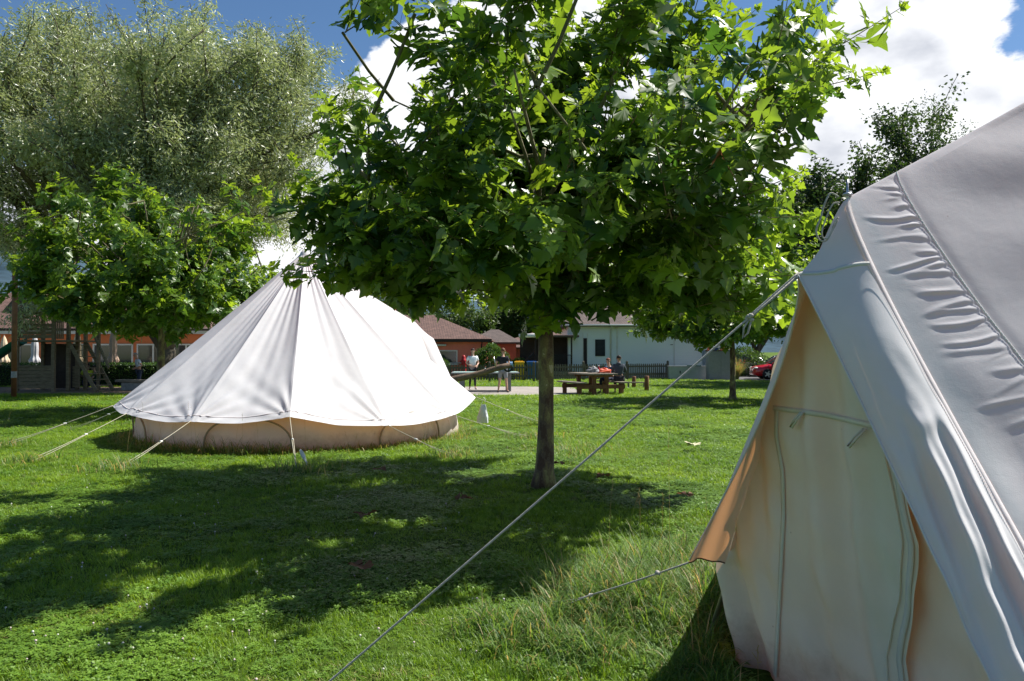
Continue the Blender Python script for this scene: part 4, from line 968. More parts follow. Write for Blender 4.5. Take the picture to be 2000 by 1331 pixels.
def lamp():
    t = thing('street_lamp', 'slender grey lamp post with a small globe in front of the low red house', 'street lamp', (.95, 52, 0)); MB().tube([[0,0,0],[0,0,2.45]], [.05,.035], 10).build('pole', M['steel'], t, True); MB().lathe([(0,2.72),(.09,2.66),(.12,2.56),(.10,2.46),(.05,2.42)], n=14).build('lamp_globe', M['frame'], t, True)
lamp()
leafball('bush', 'round dark green bush between the salmon bungalow and the low red house', 'bush', (-1.25, 46.5, 0), (1.02, .9, 1.02), 9000, M['hedge_leaf'], 61)
leafball('bush', 'light green bush below the salmon bungalow window, at the edge of the middle tent', 'bush', (-4.6, 46.8, 0), (.75, .6, .68), 5000, M['hedge_leaf'], 62)
leafball('flower_bush', 'low yellowish flowering bush above the yellow bin', 'bush', (.4, 48, 0), (.8, .4, .60), 3000, M['grass_long'], 63)
leafball('hedge', 'clipped dark hedge running behind the wooden playhouse', 'hedge', (-20.5, 36.2, 0), (7.3, .45, .52), 24000, M['hedge_leaf'], 64, 'box', .07, .05, group=None)
leafball('hedge', 'clipped bright hedge end right of the left plane trunk', 'hedge', (-12.6, 36.4, 0), (.45, .45, .54), 3500, M['hedge_leaf'], 65, 'box', .07, .05)
leafball('bush', 'leafy shrub behind the parked cars', 'bush', (15.1, 50.5, 0), (1.6, .8, .95), 7000, M['hedge_leaf'], 66)
# ornamental grass clump near the cars
def pampas():
    g = np.random.default_rng(5); t = thing('grass_clump', 'tall straw coloured ornamental grass between the slim trunk and the red car', 'ornamental grass', (13.25, 45.2, 0)); V = []; Fq = []; k = 0
    for i in range(420):
        a = g.random()*6.28; L = .8+.7*g.random(); ln = .2+.6*g.random(); d = np.array([math.cos(a), math.sin(a), 0]); s = np.array([-d[1], d[0], 0])*.012
        for j in range(5): q = j/4; p_ = d*(.08+L*ln*q**1.6)+np.array([0,0,L*q*(1-.3*ln*q)]); V += [p_-s*(1-q*.9), p_+s*(1-q*.9)]
        for j in range(4): Fq.append([k+2*j, k+2*j+1, k+2*j+3, k+2*j+2])
        k += 10
    link('blades', npmesh('blades', V, [np.array(Fq)], False, {'tint': g.random(len(V)), 'dry': np.repeat(g.random(420)*.9, 10)}), M['grass_long'], t)
    f = MB()
    for i in range(60):
        a = g.random()*6.28; r = .5*g.random(); z = .5+.7*g.random(); f.ell((r*math.cos(a), r*math.sin(a), z), (.03,.03,.025), 6, 4)
    f.build('blossoms', pmat('red_blossom', (.5,.10,.06), .8), t)
pampas()
# cars
def car(name, label, loc, rz, colr, hatch=False, paint=.25):
    t = thing(name, label, 'car', loc, rz, 'parked cars'); pm = pmat('paint_'+str(int(loc[0]*10)), colr, .25, .04, 2, spec=.6, clear=.8)
    # stations along x (front at -x): x, half width, z bottom, z belt
    S = [(-2.12,.55,.32,.52),(-2.05,.72,.24,.66),(-1.85,.83,.20,.74),(-1.3,.88,.18,.83),(-.75,.89,.18,.92),(0,.90,.18,.95),(.8,.90,.18,.97),(1.5,.88,.20,.98),(1.9,.82,.24,.96),(2.05,.74,.30,.86),(2.1,.62,.36,.70)]
    rings = []
    for x, w, zb, zt in S:
        rings.append([[x, y*w, z] for y, z in ((-.80,zb),(-.97,zb+.10),(-1.0,(zb+zt)*.5),(-.97,zt-.12),(-.86,zt-.01),(-.5,zt+.03),(0,zt+.045),(.5,zt+.03),(.86,zt-.01),(.97,zt-.12),(1.0,(zb+zt)*.5),(.97,zb+.10),(.80,zb),(-.80,zb))])
    MB().grid(np.array(rings)).grid(np.array([[[S[0][0], 0, .4]]*14, rings[0]])).grid(np.array([rings[-1], [[S[-1][0], 0, .5]]*14])).build('body', pm, t, True)
    T = [(-1.05,.76,.93,.94),(-.35,.66,.94,1.36),(.15,.62,.95,1.45),(.9,.61,.96,1.44),(1.45,.62,.97,1.32),(1.95,.70,.95,.96)]
    rg = [[[x, y*w, z] for y, w, z in ((-1, .80, zb), (-1, w, zt-.04), (-.8, w, zt), (0, w, zt+.02), (.8, w, zt), (1, w, zt-.04), (1, .80, zb))] for x, w, zb, zt in T]
    MB().grid(np.array(rg)).build('windows', M['glass'], t, True)
    rr = [[[x, y*w, z+.012] for y, z in ((-.95, zt-.025), (-.8, zt), (0, zt+.02), (.8, zt), (.95, zt-.025))] for x, w, zb, zt in T[1:5]]; MB().grid(np.array(rr)).build('roof', pm, t, True)
    pl = MB()
    for s in (-1, 1): 
        for (x0, w0, z0), (x1, w1, z1) in (((-1.05,.80,.93), (-.35,.68,1.35)), ((.25,.82,.95), (.25,.64,1.43)), ((1.25,.82,.96), (1.42,.64,1.32))): pl.beam((x0, s*w0, z0), (x1, s*w1, z1), .06, .05)
    pl.build('pillars', pm, t)
    for x in (-1.32, 1.32):
        for s in (-1, 1):
            w = MB().tube([[x, s*.70, .31], [x, s*.895, .31]], .31, 20).build('tyre', M['black'], t, True); q = MB().tube([[x, s*.885, .31], [x, s*.905, .31]], .10, 10)
            for k in range(5): a = k*1.257; q.beam((x, s*.905, .31), (x+.2*math.cos(a), s*.905, .31+.2*math.sin(a)), .05, .03, up=(0,1,0))
            q.build('rim', M['steel'], w)
    for s in (-1, 1): MB().ell((-1.93, s*.62, .66), (.16,.17,.065), 10, 6).build('headlight', M['frame'], t, True); MB().ell((-.85, s*.98, .98), (.08,.09,.06), 8, 5).build('mirror', M['black'], t, True)
    MB().box((-2.10,0,.42), (.06,.9,.14), bev=.02).build('grille', M['black'], t); MB().box((-2.13,0,.56), (.02,.45,.11)).build('number_plate', M['frame'], t)
    if hatch: MB().beam((1.35,0,1.42), (2.2,0,1.98), 1.15, .06, up=(0,0,1)).build('tailgate', pm, t)
    return t
car('parked_car', 'red hatchback parked at the edge of the car park, facing left', (16.35, 45.6, 0), R(-6), (.52,.01,.015))
car('parked_car', 'silver car parked behind the ornamental grass, half hidden by the red car', (14.9, 51.2, 0), R(-4), (.42,.45,.48))
car('parked_car', 'black car with its tailgate raised behind the red hatchback', (17.6, 49.9, 0), R(0), (.012,.012,.015), True)
# log seesaw
def seesaw():
    t = thing('seesaw', 'wooden log seesaw rising right of the middle tent, with handle and tyre', 'seesaw', (-2.3, 25, 0)); a = np.array([2.3, 0, 1.19]); b = np.array([-2.5, 0, -.02+.12])
    f = np.linspace(0, 1, 14); P = a+(b-a)*f[:,None]; P[:,2] -= .06*np.sin(f*math.pi); P[:,2] += .012*np.sin(f*19)
    MB().tube(P, .085+.035*np.clip(f*1.6, 0, 1)+.006*np.sin(f*23), 14).build('log', M['wood_log'], t, True)
    MB().tube([a+[-.05,0,.0], a+[.03,0,.012]], .088, 14).build('end_cap', pmat('blue_cap', (.22,.36,.55), .6), t)
    MB().box((0,-.16,.33), (.16,.1,.75), bev=.01).box((0,.16,.33), (.16,.1,.75), bev=.01).build('pivot_post', M['wood_log'], t)
    h = MB(); c = a+np.array([-.52,0,-.08]); h.tube([c+[.0,-.1,.0], c+[-.07,-.1,.33], c+[-.07,.1,.33], c+[.0,.1,0]], .016, 8).build('handle', M['steel'], t, True)
    c2 = b+np.array([.5,0,.1]); MB().tube([c2+[.0,-.1,.0], c2+[.05,-.1,.33], c2+[.05,.1,.33], c2+[.0,.1,0]], .016, 8).build('handle', M['steel'], t, True)
    th = np.linspace(math.pi*.95, math.pi*2.05, 14); ty = a+np.array([-.12,0,-.10]); MB().tube(np.stack([ty[0]+.13*np.cos(th), 0*th, ty[2]+.12*np.sin(th)], 1), .03, 8).build('tyre', M['black'], t, True)
seesaw()
def pingpong():
    t = thing('table_tennis_table', 'concrete table tennis table with a pale green top on the paved path', 'table', (-1.1, 31.6, 0), R(2)); gc = pmat('table_concrete', (.20,.21,.21), .8, .1)
    MB().box((0,0,.75), (2.74,1.52,.06), bev=.01).build('tabletop', gc, t); MB().box((0,0,.784), (2.6,1.4,.006)).build('playing_surface', pmat('pale_green_top', (.28,.42,.38), .35, .06), t)
    for x in (-.95, .95):
        for y in (-.45, .45): MB().box((x,y,.36), (.20,.16,.72), bev=.01).build('leg', gc, t)
    n = MB(); n.box((0,0,.86), (.03,1.6,.14)).build('net', M['steel'], t)
pingpong()
# picnic table, seen end on and turned a little
PT = G(1162, 772)+np.array([0, .9, 0]); PA = R(20)
def picnic():
    t = thing('picnic_table', 'heavy brown wooden picnic table with two attached benches right of the big trunk', 'picnic table', PT, PA)
    top = MB()
    for i in range(6): top.box((-.48+i*.192,0,.77), (.178,2.0,.06), bev=.006)
    top.build('tabletop', M['wood_grey'], t)
    for s in (-1, 1):
        b = MB()
        for i in range(2): b.box((s*.86+(i-.5)*.19,0,.455), (.175,2.0,.055), bev=.006)
        b.build('bench', M['wood_grey'], t)
    for y in (-.68, .68):
        for x in (-.26, .26): MB().box((x,y,.37), (.15,.10,.74), bev=.01).build('leg', M['wood_red'], t)
        for x in (-.86, .86): MB().box((x,y,.21), (.15,.10,.43), bev=.01).build('bench_leg', M['wood_red'], t)
        MB().box((0,y-.075,.30), (2.0,.05,.15), bev=.008).build('cross_beam', M['wood_red'], t); MB().box((0,y-.075,.70), (.95,.05,.08), bev=.008).build('cross_beam', M['wood_red'], t)
picnic()
def onpt(x, y, z): c, s = math.cos(PA), math.sin(PA); return (PT[0]+c*x-s*y, PT[1]+s*x+c*y, z)
def lumpy(name, label, cat, loc, size, mats, seed):
    t = thing(name, label, cat, loc, .3); g = np.random.default_rng(seed); th = np.linspace(0, math.pi*.62, 12)[:,None]; a = np.linspace(0, 2*math.pi, 25)[None,:]
    r = 1+.14*np.sin(a*3+g.random()*6)+.10*np.sin(th*7+a*2+seed); Q = np.stack([size[0]*np.sin(th)*np.cos(a)*r, size[1]*np.sin(th)*np.sin(a)*r, size[2]*(.37+np.cos(th)*.63)*r+0*a], -1)
    Q[...,2] = np.maximum(Q[...,2], .003); grid_mesh('bag_body', Q, mats[0], t)
    MB().tube([[-.10,0,size[2]*.85],[-.05,-.02,size[2]*1.25],[.06,.01,size[2]*1.2],[.12,0,size[2]*.7]], .008, 6).build('strap', mats[1], t, True); return t
lumpy('backpack', 'black and white bundled backpack at the left end of the picnic table', 'bag', onpt(-.25,-.6,.80), (.24,.17,.22), (pmat('bag_black', (.06,.06,.07), .7, .8, 9, col2=(.4,.4,.42)), M['frame']), 4)
lumpy('red_bag', 'orange-red carrier bag lying on the picnic table', 'bag', onpt(.26,-.45,.80), (.28,.16,.17), (pmat('bag_red', (.62,.09,.035), .5, .15), pmat('bag_red_strap', (.5,.06,.03), .5)), 7)
lumpy('white_bag', 'small white bag beside the orange-red bag on the picnic table', 'bag', onpt(.42,-.15,.80), (.12,.12,.13), (M['frame'], M['frame']), 9)
b = thing('bottle', 'red drinks bottle standing on the picnic table', 'bottle', onpt(.02,-.5,.80)); MB().lathe([(0,0),(.04,0),(.042,.02),(.042,.19),(.02,.24),(.018,.27)], n=14).build('bottle_body', pmat('bottle_red', (.42,.02,.03), .3), b, True); MB().lathe([(.022,.265),(.022,.30),(0,.302)], n=12).build('cap', M['frame'], b, True)
# posts and low plank
for px, py, h, lb in ((1263, 764, .62, 'thick wooden post nearest the white building wall, right of the picnic table'), (1238, 757, .50, 'shorter wooden post behind the low plank')):
    c = G(px, py); t = thing('wooden_post', lb, 'post', c, 0, 'wooden posts by the picnic table'); MB().tube([[0,0,-.1],[0,0,h*.5],[.01,0,h-.02],[.01,0,h]], [.095,.092,.09,.075], 14).build('post_log', M['wood_red'], t, True)
c = G(1245, 758); t = thing('low_plank', 'low balancing plank right of the seated couple', 'plank', c, R(-6)); MB().box((-.05,0,.24), (1.0,.12,.05), bev=.01).build('plank', M['wood_grey'], t); MB().box((-.4,0,.11), (.08,.1,.22)).build('foot', M['wood_grey'], t); MB().box((.3,0,.11), (.08,.1,.22)).build('foot', M['wood_grey'], t)
# brown pole on the left
c = G(27, 777); t = thing('metal_pole', 'rusty brown metal pole with a grey sleeve at the left edge of the lawn', 'pole', c); MB().tube([[0,0,-.1],[0,0,4.6],[0,0,4.62]], [.088,.088,.05], 16).build('pole', pmat('rusty_brown', (.20,.085,.035), .6, .3, 5), t, True); MB().tube([[0,0,.70],[0,0,.92]], .093, 16, False).build('sleeve', pmat('sleeve_grey', (.30,.30,.29), .5, .3, 20), t, True)
# playhouse
def playhouse():
    Y = 31.0; s = Y/1500; X = lambda px: (px-1000)*s; t = thing('playhouse', 'raised wooden playhouse with a ladder stair and handrail and a green slide', 'playhouse', (X(70), Y, 0)); ox = X(70)
    wd = M['wood']; 
    for px, y, h in ((34, 0, 3.3), (105, 0, 3.3), (124, .35, 2.9), (143, .9, 2.9), (34, 1.7, 3.3), (105, 1.7, 3.3), (143, 1.9, 2.9), (55, 1.7, 1.7)):
        MB().box((X(px)-ox, y, h/2), (.13,.13,h), bev=.01).build('post', wd, t)
    def boards(name, px0, px1, z0, z1, y, mat=None):
        m = MB(); n = max(1, int(round((z1-z0)/.14)))
        for i in range(n): m.box(((X(px0)+X(px1))/2-ox, y, z0+(i+.5)*(z1-z0)/n), (X(px1)-X(px0), .03, (z1-z0)/n-.012), bev=.004)
        return m.build(name, mat or wd, t)
    boards('front_panel', 37, 102, .12, 1.0, -.02); boards('side_panel', 127, 142, .15, 1.02, .55); boards('upper_panel', 37, 102, 2.15, 2.75, -.02)
    MB().box((X(70)-ox,-.04,1.03), (X(102)-X(37), .08,.05)).build('counter', wd, t)
    MB().box((X(88)-ox, .9, 2.05), (X(146)-X(30), 2.0, .07)).build('floor', wd, t); MB().box((X(68)-ox, 1.72, 1.0), (X(105)-X(34), .03, 1.9)).build('back_panel', pmat('dark_boards', (.06,.045,.035), .9), t)
    r = MB()
    for i in range(5): r.box((X(108+i*3.7)-ox, 0, 2.5), (.05,.03,.75))
    r.box((X(115)-ox, 0, 2.85), (X(124)-X(105), .05,.08)).build('railing', wd, t)
    m = MB(); w = X(126)-X(30); cx = X(70)-ox
    m.poly([[cx-w/2-.2,-.3,3.2],[cx+w/2,-.3,3.2],[cx+w/2,.85,4.15],[cx-w/2-.2,.85,4.15],[cx+w/2,2.0,3.2],[cx-w/2-.2,2.0,3.2]], [[0,1,2,3],[3,2,4,5],[1,4,2],[0,3,5]]); m.build('roof', wd, t)
    # stair: two stringers and treads
    A0 = np.array([X(129)-ox, .15, 2.05]); A1 = np.array([X(200)-ox, -.45, .05]); B0 = A0+np.array([.28, .75, 0]); B1 = A1+np.array([.28, .75, 0])
    MB().beam(A0, A1, .05, .17, .005).build('stringer', wd, t); MB().beam(B0, B1, .05, .17, .005).build('stringer', wd, t); tr = MB()
    for i in range(8):
        f = (i+.7)/8.6; a = A0+(A1-A0)*f; b_ = B0+(B1-B0)*f; tr.beam(a, b_, .17, .035, .004)
    tr.build('treads', wd, t); MB().beam((X(150)-ox, .9, 2.75), (X(216)-ox, -.1, .95), .05, .13, .005).build('handrail', wd, t); MB().box((X(183)-ox,.35,.9), (.09,.09,1.8)).build('handrail_post', wd, t)
    # slide going left
    q = []; u = np.linspace(0, 1, 20)
    for f in u:
        x = X(34)-ox-.1-3.0*f; z = 2.1-1.9*sstep(-.25, 1.1, f)*1.02+.02; z = max(z, .22); q.append([[x,.3,z+.26],[x,.32,z+.02],[x,.55,z-.03],[x,.78,z+.02],[x,.80,z+.26]])
    MB().grid(np.array(q)).build('slide', pmat('slide_green', (.015,.12,.055), .35, .05), t, True)
    for x in (-2.2, -3.2): MB().tube([[x,.5,0],[x,.5,.5]], .03, 8).build('slide_leg', M['steel'], t)
playhouse()
def parasol(px, Y, label, h, colr, flare=.24):
    x = (px-1000)/1500*Y; t = thing('folded_parasol', label, 'parasol', (x, Y, 0), 0, 'closed parasols on the terrace'); a = np.linspace(0, 2*math.pi, 33)[None,:]; z = np.linspace(0, 1, 16)[:,None]
    r = (.05+.10*np.sin(z*2.2)+flare*np.exp(-((z-.12)/.12)**2)*.6+.03)*(1-.8*z**6); r = r*(1+.22*np.sin(a*8)*(1-z)); Q = np.stack([r*np.cos(a), r*np.sin(a), .95+(h-.95)*z+0*a], -1)
    grid_mesh('canopy', Q, pmat('parasol_%d' % px, colr, .9, .12), t); MB().tube([[0,0,0],[0,0,h+.06]], .028, 8).build('pole', M['wood_grey'], t, True); MB().lathe([(0,.1),(.3,.09),(.32,0)], n=16).build('base', M['wood_grey'], t, True); MB().tube([[.13*math.cos(k), .13*math.sin(k), 1.28] for k in np.linspace(0, 6.28, 16)], .012, 5).build('strap', M['rope'], t, True)
parasol(221, 38, 'closed beige parasol standing on the terrace right of the playhouse stair', 2.75, (.50,.36,.27)); parasol(151, 38, 'sunlit cream closed parasol behind the playhouse stair', 2.6, (.80,.62,.38), .3); parasol(68, 39, 'pale grey closed parasol behind the playhouse', 2.45, (.50,.50,.52)); parasol(8, 39, 'cream closed parasol at the left edge behind the green slide', 2.4, (.65,.52,.36))
def bench():
    c = G(270, 763); t = thing('bench', 'thick wooden slab bench on a stone base beside the playhouse stair', 'bench', c); MB().box((0,0,.40), (1.75,.45,.11), bev=.02).build('seat', M['wood_grey'], t); MB().box((.08,0,.17), (1.45,.32,.34), bev=.02).build('stone_base', pmat('stone_grey', (.26,.26,.25), .9, .25, 8, bump=.4), t)
bench()
# ---------------------------------------------------------------- people
def skin_mesh(name, J, E, mat, parent, sub=1, label=None, root=0):
    """J: list of (co, r or (rx,ry)); E: edges -> one skinned surface"""
    me = bpy.data.meshes.new(name); me.from_pydata([tuple(map(float, j[0])) for j in J], E, []); me.materials.append(mat)
    o = link(name, me, None, parent, label); md = o.modifiers.new('skin', 'SKIN'); md.use_smooth_shade = True
    if not me.skin_vertices: 
        bpy.context.view_layer.objects.active = o
    lay = me.skin_vertices[0].data if me.skin_vertices else None
    if lay is None: raise RuntimeError('no skin layer')
    for i, j in enumerate(J):
        r = j[1]; lay[i].radius = (r, r) if np.isscalar(r) else r
    lay[root].use_root = True
    s = o.modifiers.new('sub', 'SUBSURF'); s.levels = sub; s.render_levels = sub
    return o
def person(label, loc, rz, pose, skin, hair, top, topcol, bottom, botcol, shoecol, group=None, s=1.0, longhair=False, hood=False, sleeve='short', stripe=None):
    t = thing('person', label, 'person', loc, rz, group, s); K = {k: np.array(v, float) for k, v in pose.items()}
    sk = pmat('skin_%d' % int(abs(loc[0]*100)), skin, .6, .06); 
    mid = lambda a, b, f: K[a]*(1-f)+K[b]*f
    J = []; E = []; idx = {}
    def add(nm, co, r, par=None):
        idx[nm] = len(J); J.append((co, r)); 
        if par is not None: E.append((idx[par], idx[nm]))
    add('pelvis', K['pelvis'], (.135,.10)); add('belly', mid('pelvis','chest',.5), (.115,.09), 'pelvis'); add('chest', K['chest'], (.145,.10), 'belly'); add('nb', K['neck'], (.065,.06), 'chest')
    hd = K['head']; nk = K['neck']; upv = (hd-nk)/np.linalg.norm(hd-nk); fw = K['face']/np.linalg.norm(K['face'])
    add('nk', nk+upv*.06, .052, 'nb'); add('h1', nk+upv*.13+fw*.015, (.062,.066), 'nk'); add('h2', nk+upv*.20+fw*.008, (.074,.088), 'h1'); add('h3', nk+upv*.265, (.062,.075), 'h2')
    for sd in 'LR':
        add('sh'+sd, K['sh'+sd], .058, 'chest'); add('ua'+sd, mid('sh'+sd,'el'+sd,.45), .046, 'sh'+sd); add('el'+sd, K['el'+sd], .037, 'ua'+sd); add('fa'+sd, mid('el'+sd,'wr'+sd,.4), .035, 'el'+sd); add('wr'+sd, K['wr'+sd], .024, 'fa'+sd)
        d = K['wr'+sd]-K['el'+sd]; d /= np.linalg.norm(d); pm = K['wr'+sd]+d*.06; add('pm'+sd, pm, (.036,.018), 'wr'+sd)
        sx = np.cross(d, fw); sx /= np.linalg.norm(sx)+1e-9; inn = np.cross(sx, d)
        for q, (off, ln) in enumerate(((-.027,.060),(-.009,.072),(.009,.068),(.027,.052))):
            a = pm+sx*off+d*.035; add('f%d%s' % (q, sd), a, .009, 'pm'+sd); add('g%d%s' % (q, sd), a+d*ln*.6+inn*.008, .008, 'f%d%s' % (q, sd)); add('k%d%s' % (q, sd), a+d*ln+inn*.022, .007, 'g%d%s' % (q, sd))
        add('t1'+sd, K['wr'+sd]+d*.035-sx*.032+inn*.012, .011, 'wr'+sd); add('t2'+sd, K['wr'+sd]+d*.075-sx*.045+inn*.022, .009, 't1'+sd)
        add('hp'+sd, K['hp'+sd], .085, 'pelvis'); add('th'+sd, mid('hp'+sd,'kn'+sd,.45), .072, 'hp'+sd); add('kn'+sd, K['kn'+sd], .052, 'th'+sd); add('cf'+sd, mid('kn'+sd,'an'+sd,.35), .053, 'kn'+sd); add('an'+sd, K['an'+sd], .033, 'cf'+sd); add('to'+sd, K['to'+sd], (.035,.025), 'an'+sd)
    skin_mesh('body', J, E, sk, t, 1)
    # clothes follow the same skeleton a little wider
    J = []; E = []; idx = {}
    add('belly', mid('pelvis','chest',.15), (.165,.13)); add('b2', mid('pelvis','chest',.6), (.15,.12), 'belly'); add('chest', K['chest'], (.168,.125), 'b2'); add('nb', K['chest']*.35+K['neck']*.65, (.10,.085), 'chest')
    if hood: add('hd', K['neck']+upv*.05-fw*.06, (.11,.075), 'nb')
    for sd in 'LR':
        add('sh'+sd, K['sh'+sd], .078, 'chest'); fe = .62 if sleeve == 'short' else 1; add('ua'+sd, mid('sh'+sd,'el'+sd,fe), .064 if sleeve == 'short' else .058, 'sh'+sd)
        if sleeve == 'long': add('fa'+sd, mid('el'+sd,'wr'+sd,.5), .052, 'ua'+sd); add('wr'+sd, mid('el'+sd,'wr'+sd,.95), .042, 'fa'+sd)
    skin_mesh(top, J, E, pmat(top+'_%d' % int(abs(loc[0]*100)), topcol, .9, .12, 8), t, 1)
    J = []; E = []; idx = {}; add('pelvis', K['pelvis'], (.155,.12))
    for sd in 'LR':
        add('hp'+sd, K['hp'+sd], .104, 'pelvis'); full = bottom in ('trousers', 'leggings')
        th_ = .088 if bottom != 'leggings' else .078; add('th'+sd, mid('hp'+sd,'kn'+sd,.5), th_, 'hp'+sd); add('kn'+sd, mid('hp'+sd,'kn'+sd,1.0 if full else .88), .070 if bottom != 'leggings' else .058, 'th'+sd)
        if full: add('cf'+sd, mid('kn'+sd,'an'+sd,.4), .064 if bottom == 'trousers' else .057, 'kn'+sd); add('an'+sd, mid('kn'+sd,'an'+sd,.9), .052 if bottom == 'trousers' else .040, 'cf'+sd)
    skin_mesh(bottom, J, E, pmat(bottom+'_%d' % int(abs(loc[0]*100)), botcol, .9, .12, 8), t, 1)
    for sd in 'LR':
        a, b_ = K['an'+sd], K['to'+sd]; skin_mesh('shoe', [(a+np.array([0,0,-.01]), .045), (a+(b_-a)*.25+np.array([0,0,-.035]), (.048,.038)), (b_+np.array([0,0,.002]), (.046,.030))], [(0,1),(1,2)], pmat('shoe_%d' % int(abs(loc[0]*100)), shoecol, .6), t, 1)
    # hair and face
    hc = nk+upv*.225-fw*.012; hm = MB(); fr = Matrix((Vector(np.cross(fw, upv)), Vector(fw), Vector(upv))).transposed()
    th = np.linspace(0, math.pi, 12)[:,None]; a = np.linspace(0, 2*math.pi, 25)[None,:]; cut = np.where(np.sin(a) > .1, .43, .66)+(.0)*a
    tt = th/math.pi*math.pi*cut; L3 = np.stack([.086*np.sin(tt)*np.cos(a), .102*np.sin(tt)*np.sin(a), .092*np.cos(tt)], -1)*(1+.03*np.sin(a*7+th*9))[:,:,None]; hm.grid(L3@np.array(fr).T+hc)
    if longhair:
        q = []
        for i, (z, w, b) in enumerate(((.02,.07,-.07),(-.08,.065,-.085),(-.18,.055,-.09),(-.28,.03,-.085))):
            q.append([np.array([w*math.cos(k), b+.03*math.sin(k), z]) for k in np.linspace(0, 6.283, 13)])
        hm.grid(np.array(q)@np.array(fr).T+hc)
    hm.build('hair', pmat('hair_%d' % int(abs(loc[0]*100)), hair, .7, .2, 20), t, True)
    for sx in (-1, 1):
        e = nk+upv*.20+fw*.088+np.array(fr.col[0])*.031*sx; MB().ell(e, (.012,.012,.009), 8, 5).build('eye', M['black'], t, True); e = nk+upv*.19+np.array(fr.col[0])*.080*sx; MB().ell(e, (.014,.022,.03), 8, 6).build('ear', sk, t, True)
    MB().ell(nk+upv*.175+fw*.100, (.013,.02,.02), 8, 6).build('nose', sk, t, True); MB().ell(nk+upv*.137+fw*.086, (.024,.010,.006), 8, 5).build('mouth', pmat('lips_%d' % int(abs(loc[0]*100)), (.35,.10,.08), .5), t, True)
    return t
def stand(arms='down', spread=.10, lean=0, hand=None):
    P = dict(pelvis=(0,0,.93), chest=(0,-.02-lean*.5,1.27), neck=(0,-.02-lean,1.45), head=(0,-.04-lean*1.5,1.68), face=(0,-1,-.05))
    for sd, s in (('L', 1), ('R', -1)):
        P['sh'+sd] = (s*.175,-.01-lean*.8,1.385); P['hp'+sd] = (s*.09,0,.87); P['kn'+sd] = (s*(.09+spread*.4),-.02,.48); P['an'+sd] = (s*(.10+spread*.8),.02,.085); P['to'+sd] = (s*(.12+spread),-.14,.035)
        if arms == 'down': P['el'+sd] = (s*.25,.03-lean*.3,1.12); P['wr'+sd] = (s*.25,-.06-lean*.2,.88)
        if arms == 'front': P['el'+sd] = (s*.27,.04,1.13); P['wr'+sd] = (s*.13,-.19,1.02)
    return P
def sit(hz=.46, dirx=0):
    P = dict(pelvis=(0,0,hz+.12), chest=(0,-.07,hz+.46), neck=(0,-.12,hz+.64), head=(0,-.17,hz+.86), face=(0,-1,-.25))
    for sd, s in (('L', 1), ('R', -1)):
        P['sh'+sd] = (s*.175,-.10,hz+.57); P['el'+sd] = (s*.25,-.22,hz+.36); P['wr'+sd] = (s*.14,-.42,hz+.36); P['hp'+sd] = (s*.10,-.02,hz+.09); P['kn'+sd] = (s*.15,-.44,hz+.10); P['an'+sd] = (s*.15,-.42,.085); P['to'+sd] = (s*.16,-.58,.035)
    return P
p = stand('front', .03); person('woman in white T-shirt and dark leggings standing behind the table tennis table', (-1.68, 32.75, 0), R(18), p, (.55,.34,.25), (.035,.018,.012), 'tshirt', (.72,.74,.76), 'leggings', (.03,.03,.035), (.7,.7,.7), longhair=True, s=1.0)
p = stand('front', .10); person('person in black T-shirt and grey shorts, back turned, at the table tennis table', (-.36, 30.3, 0), R(170), p, (.52,.31,.22), (.13,.06,.03), 'tshirt', (.025,.027,.032), 'shorts', (.26,.27,.29), (.05,.05,.06), s=1.0)
px_, py_, _ = onpt(.95, -.35, 0)
person('person in a dark blue-grey hooded jacket sitting on the picnic bench, seen from behind', (px_, py_, .0), PA+R(150), sit(.47), (.40,.25,.18), (.02,.016,.014), 'hooded_jacket', (.06,.075,.095), 'trousers', (.03,.03,.04), (.05,.05,.05), hood=True, sleeve='long', s=1.04)
px_, py_, _ = onpt(1.0, .40, 0)
person('woman with short reddish hair leaning forward beside the person in the hooded jacket', (px_, py_, .0), PA-R(70), sit(.46), (.55,.34,.25), (.16,.05,.022), 'jumper', (.04,.07,.14), 'trousers', (.03,.035,.06), (.1,.1,.1), sleeve='long', s=.97)
p = stand('front', .04, .10); person('grey-haired man in a pale polo shirt looking down behind the slab bench', np.array([-16.0, 33.0, 0]), R(-50), p, (.45,.25,.17), (.30,.28,.26), 'polo_shirt', (.50,.56,.64), 'trousers', (.03,.04,.07), (.05,.05,.05), s=.90)
person('child in a yellow top crouching beside the playhouse', G(154, 764)+np.array([0,.6,0]), R(200), sit(.22), (.3,.18,.13), (.03,.02,.015), 'tshirt', (.55,.60,.05), 'trousers', (.02,.03,.10), (.1,.1,.1), s=.98)
person('small child in dark green crouching right of the child in yellow', G(170, 764)+np.array([0,.8,0]), R(-60), sit(.22), (.45,.28,.2), (.05,.03,.02), 'tshirt', (.02,.06,.03), 'trousers', (.02,.02,.03), (.1,.1,.1), s=.88)
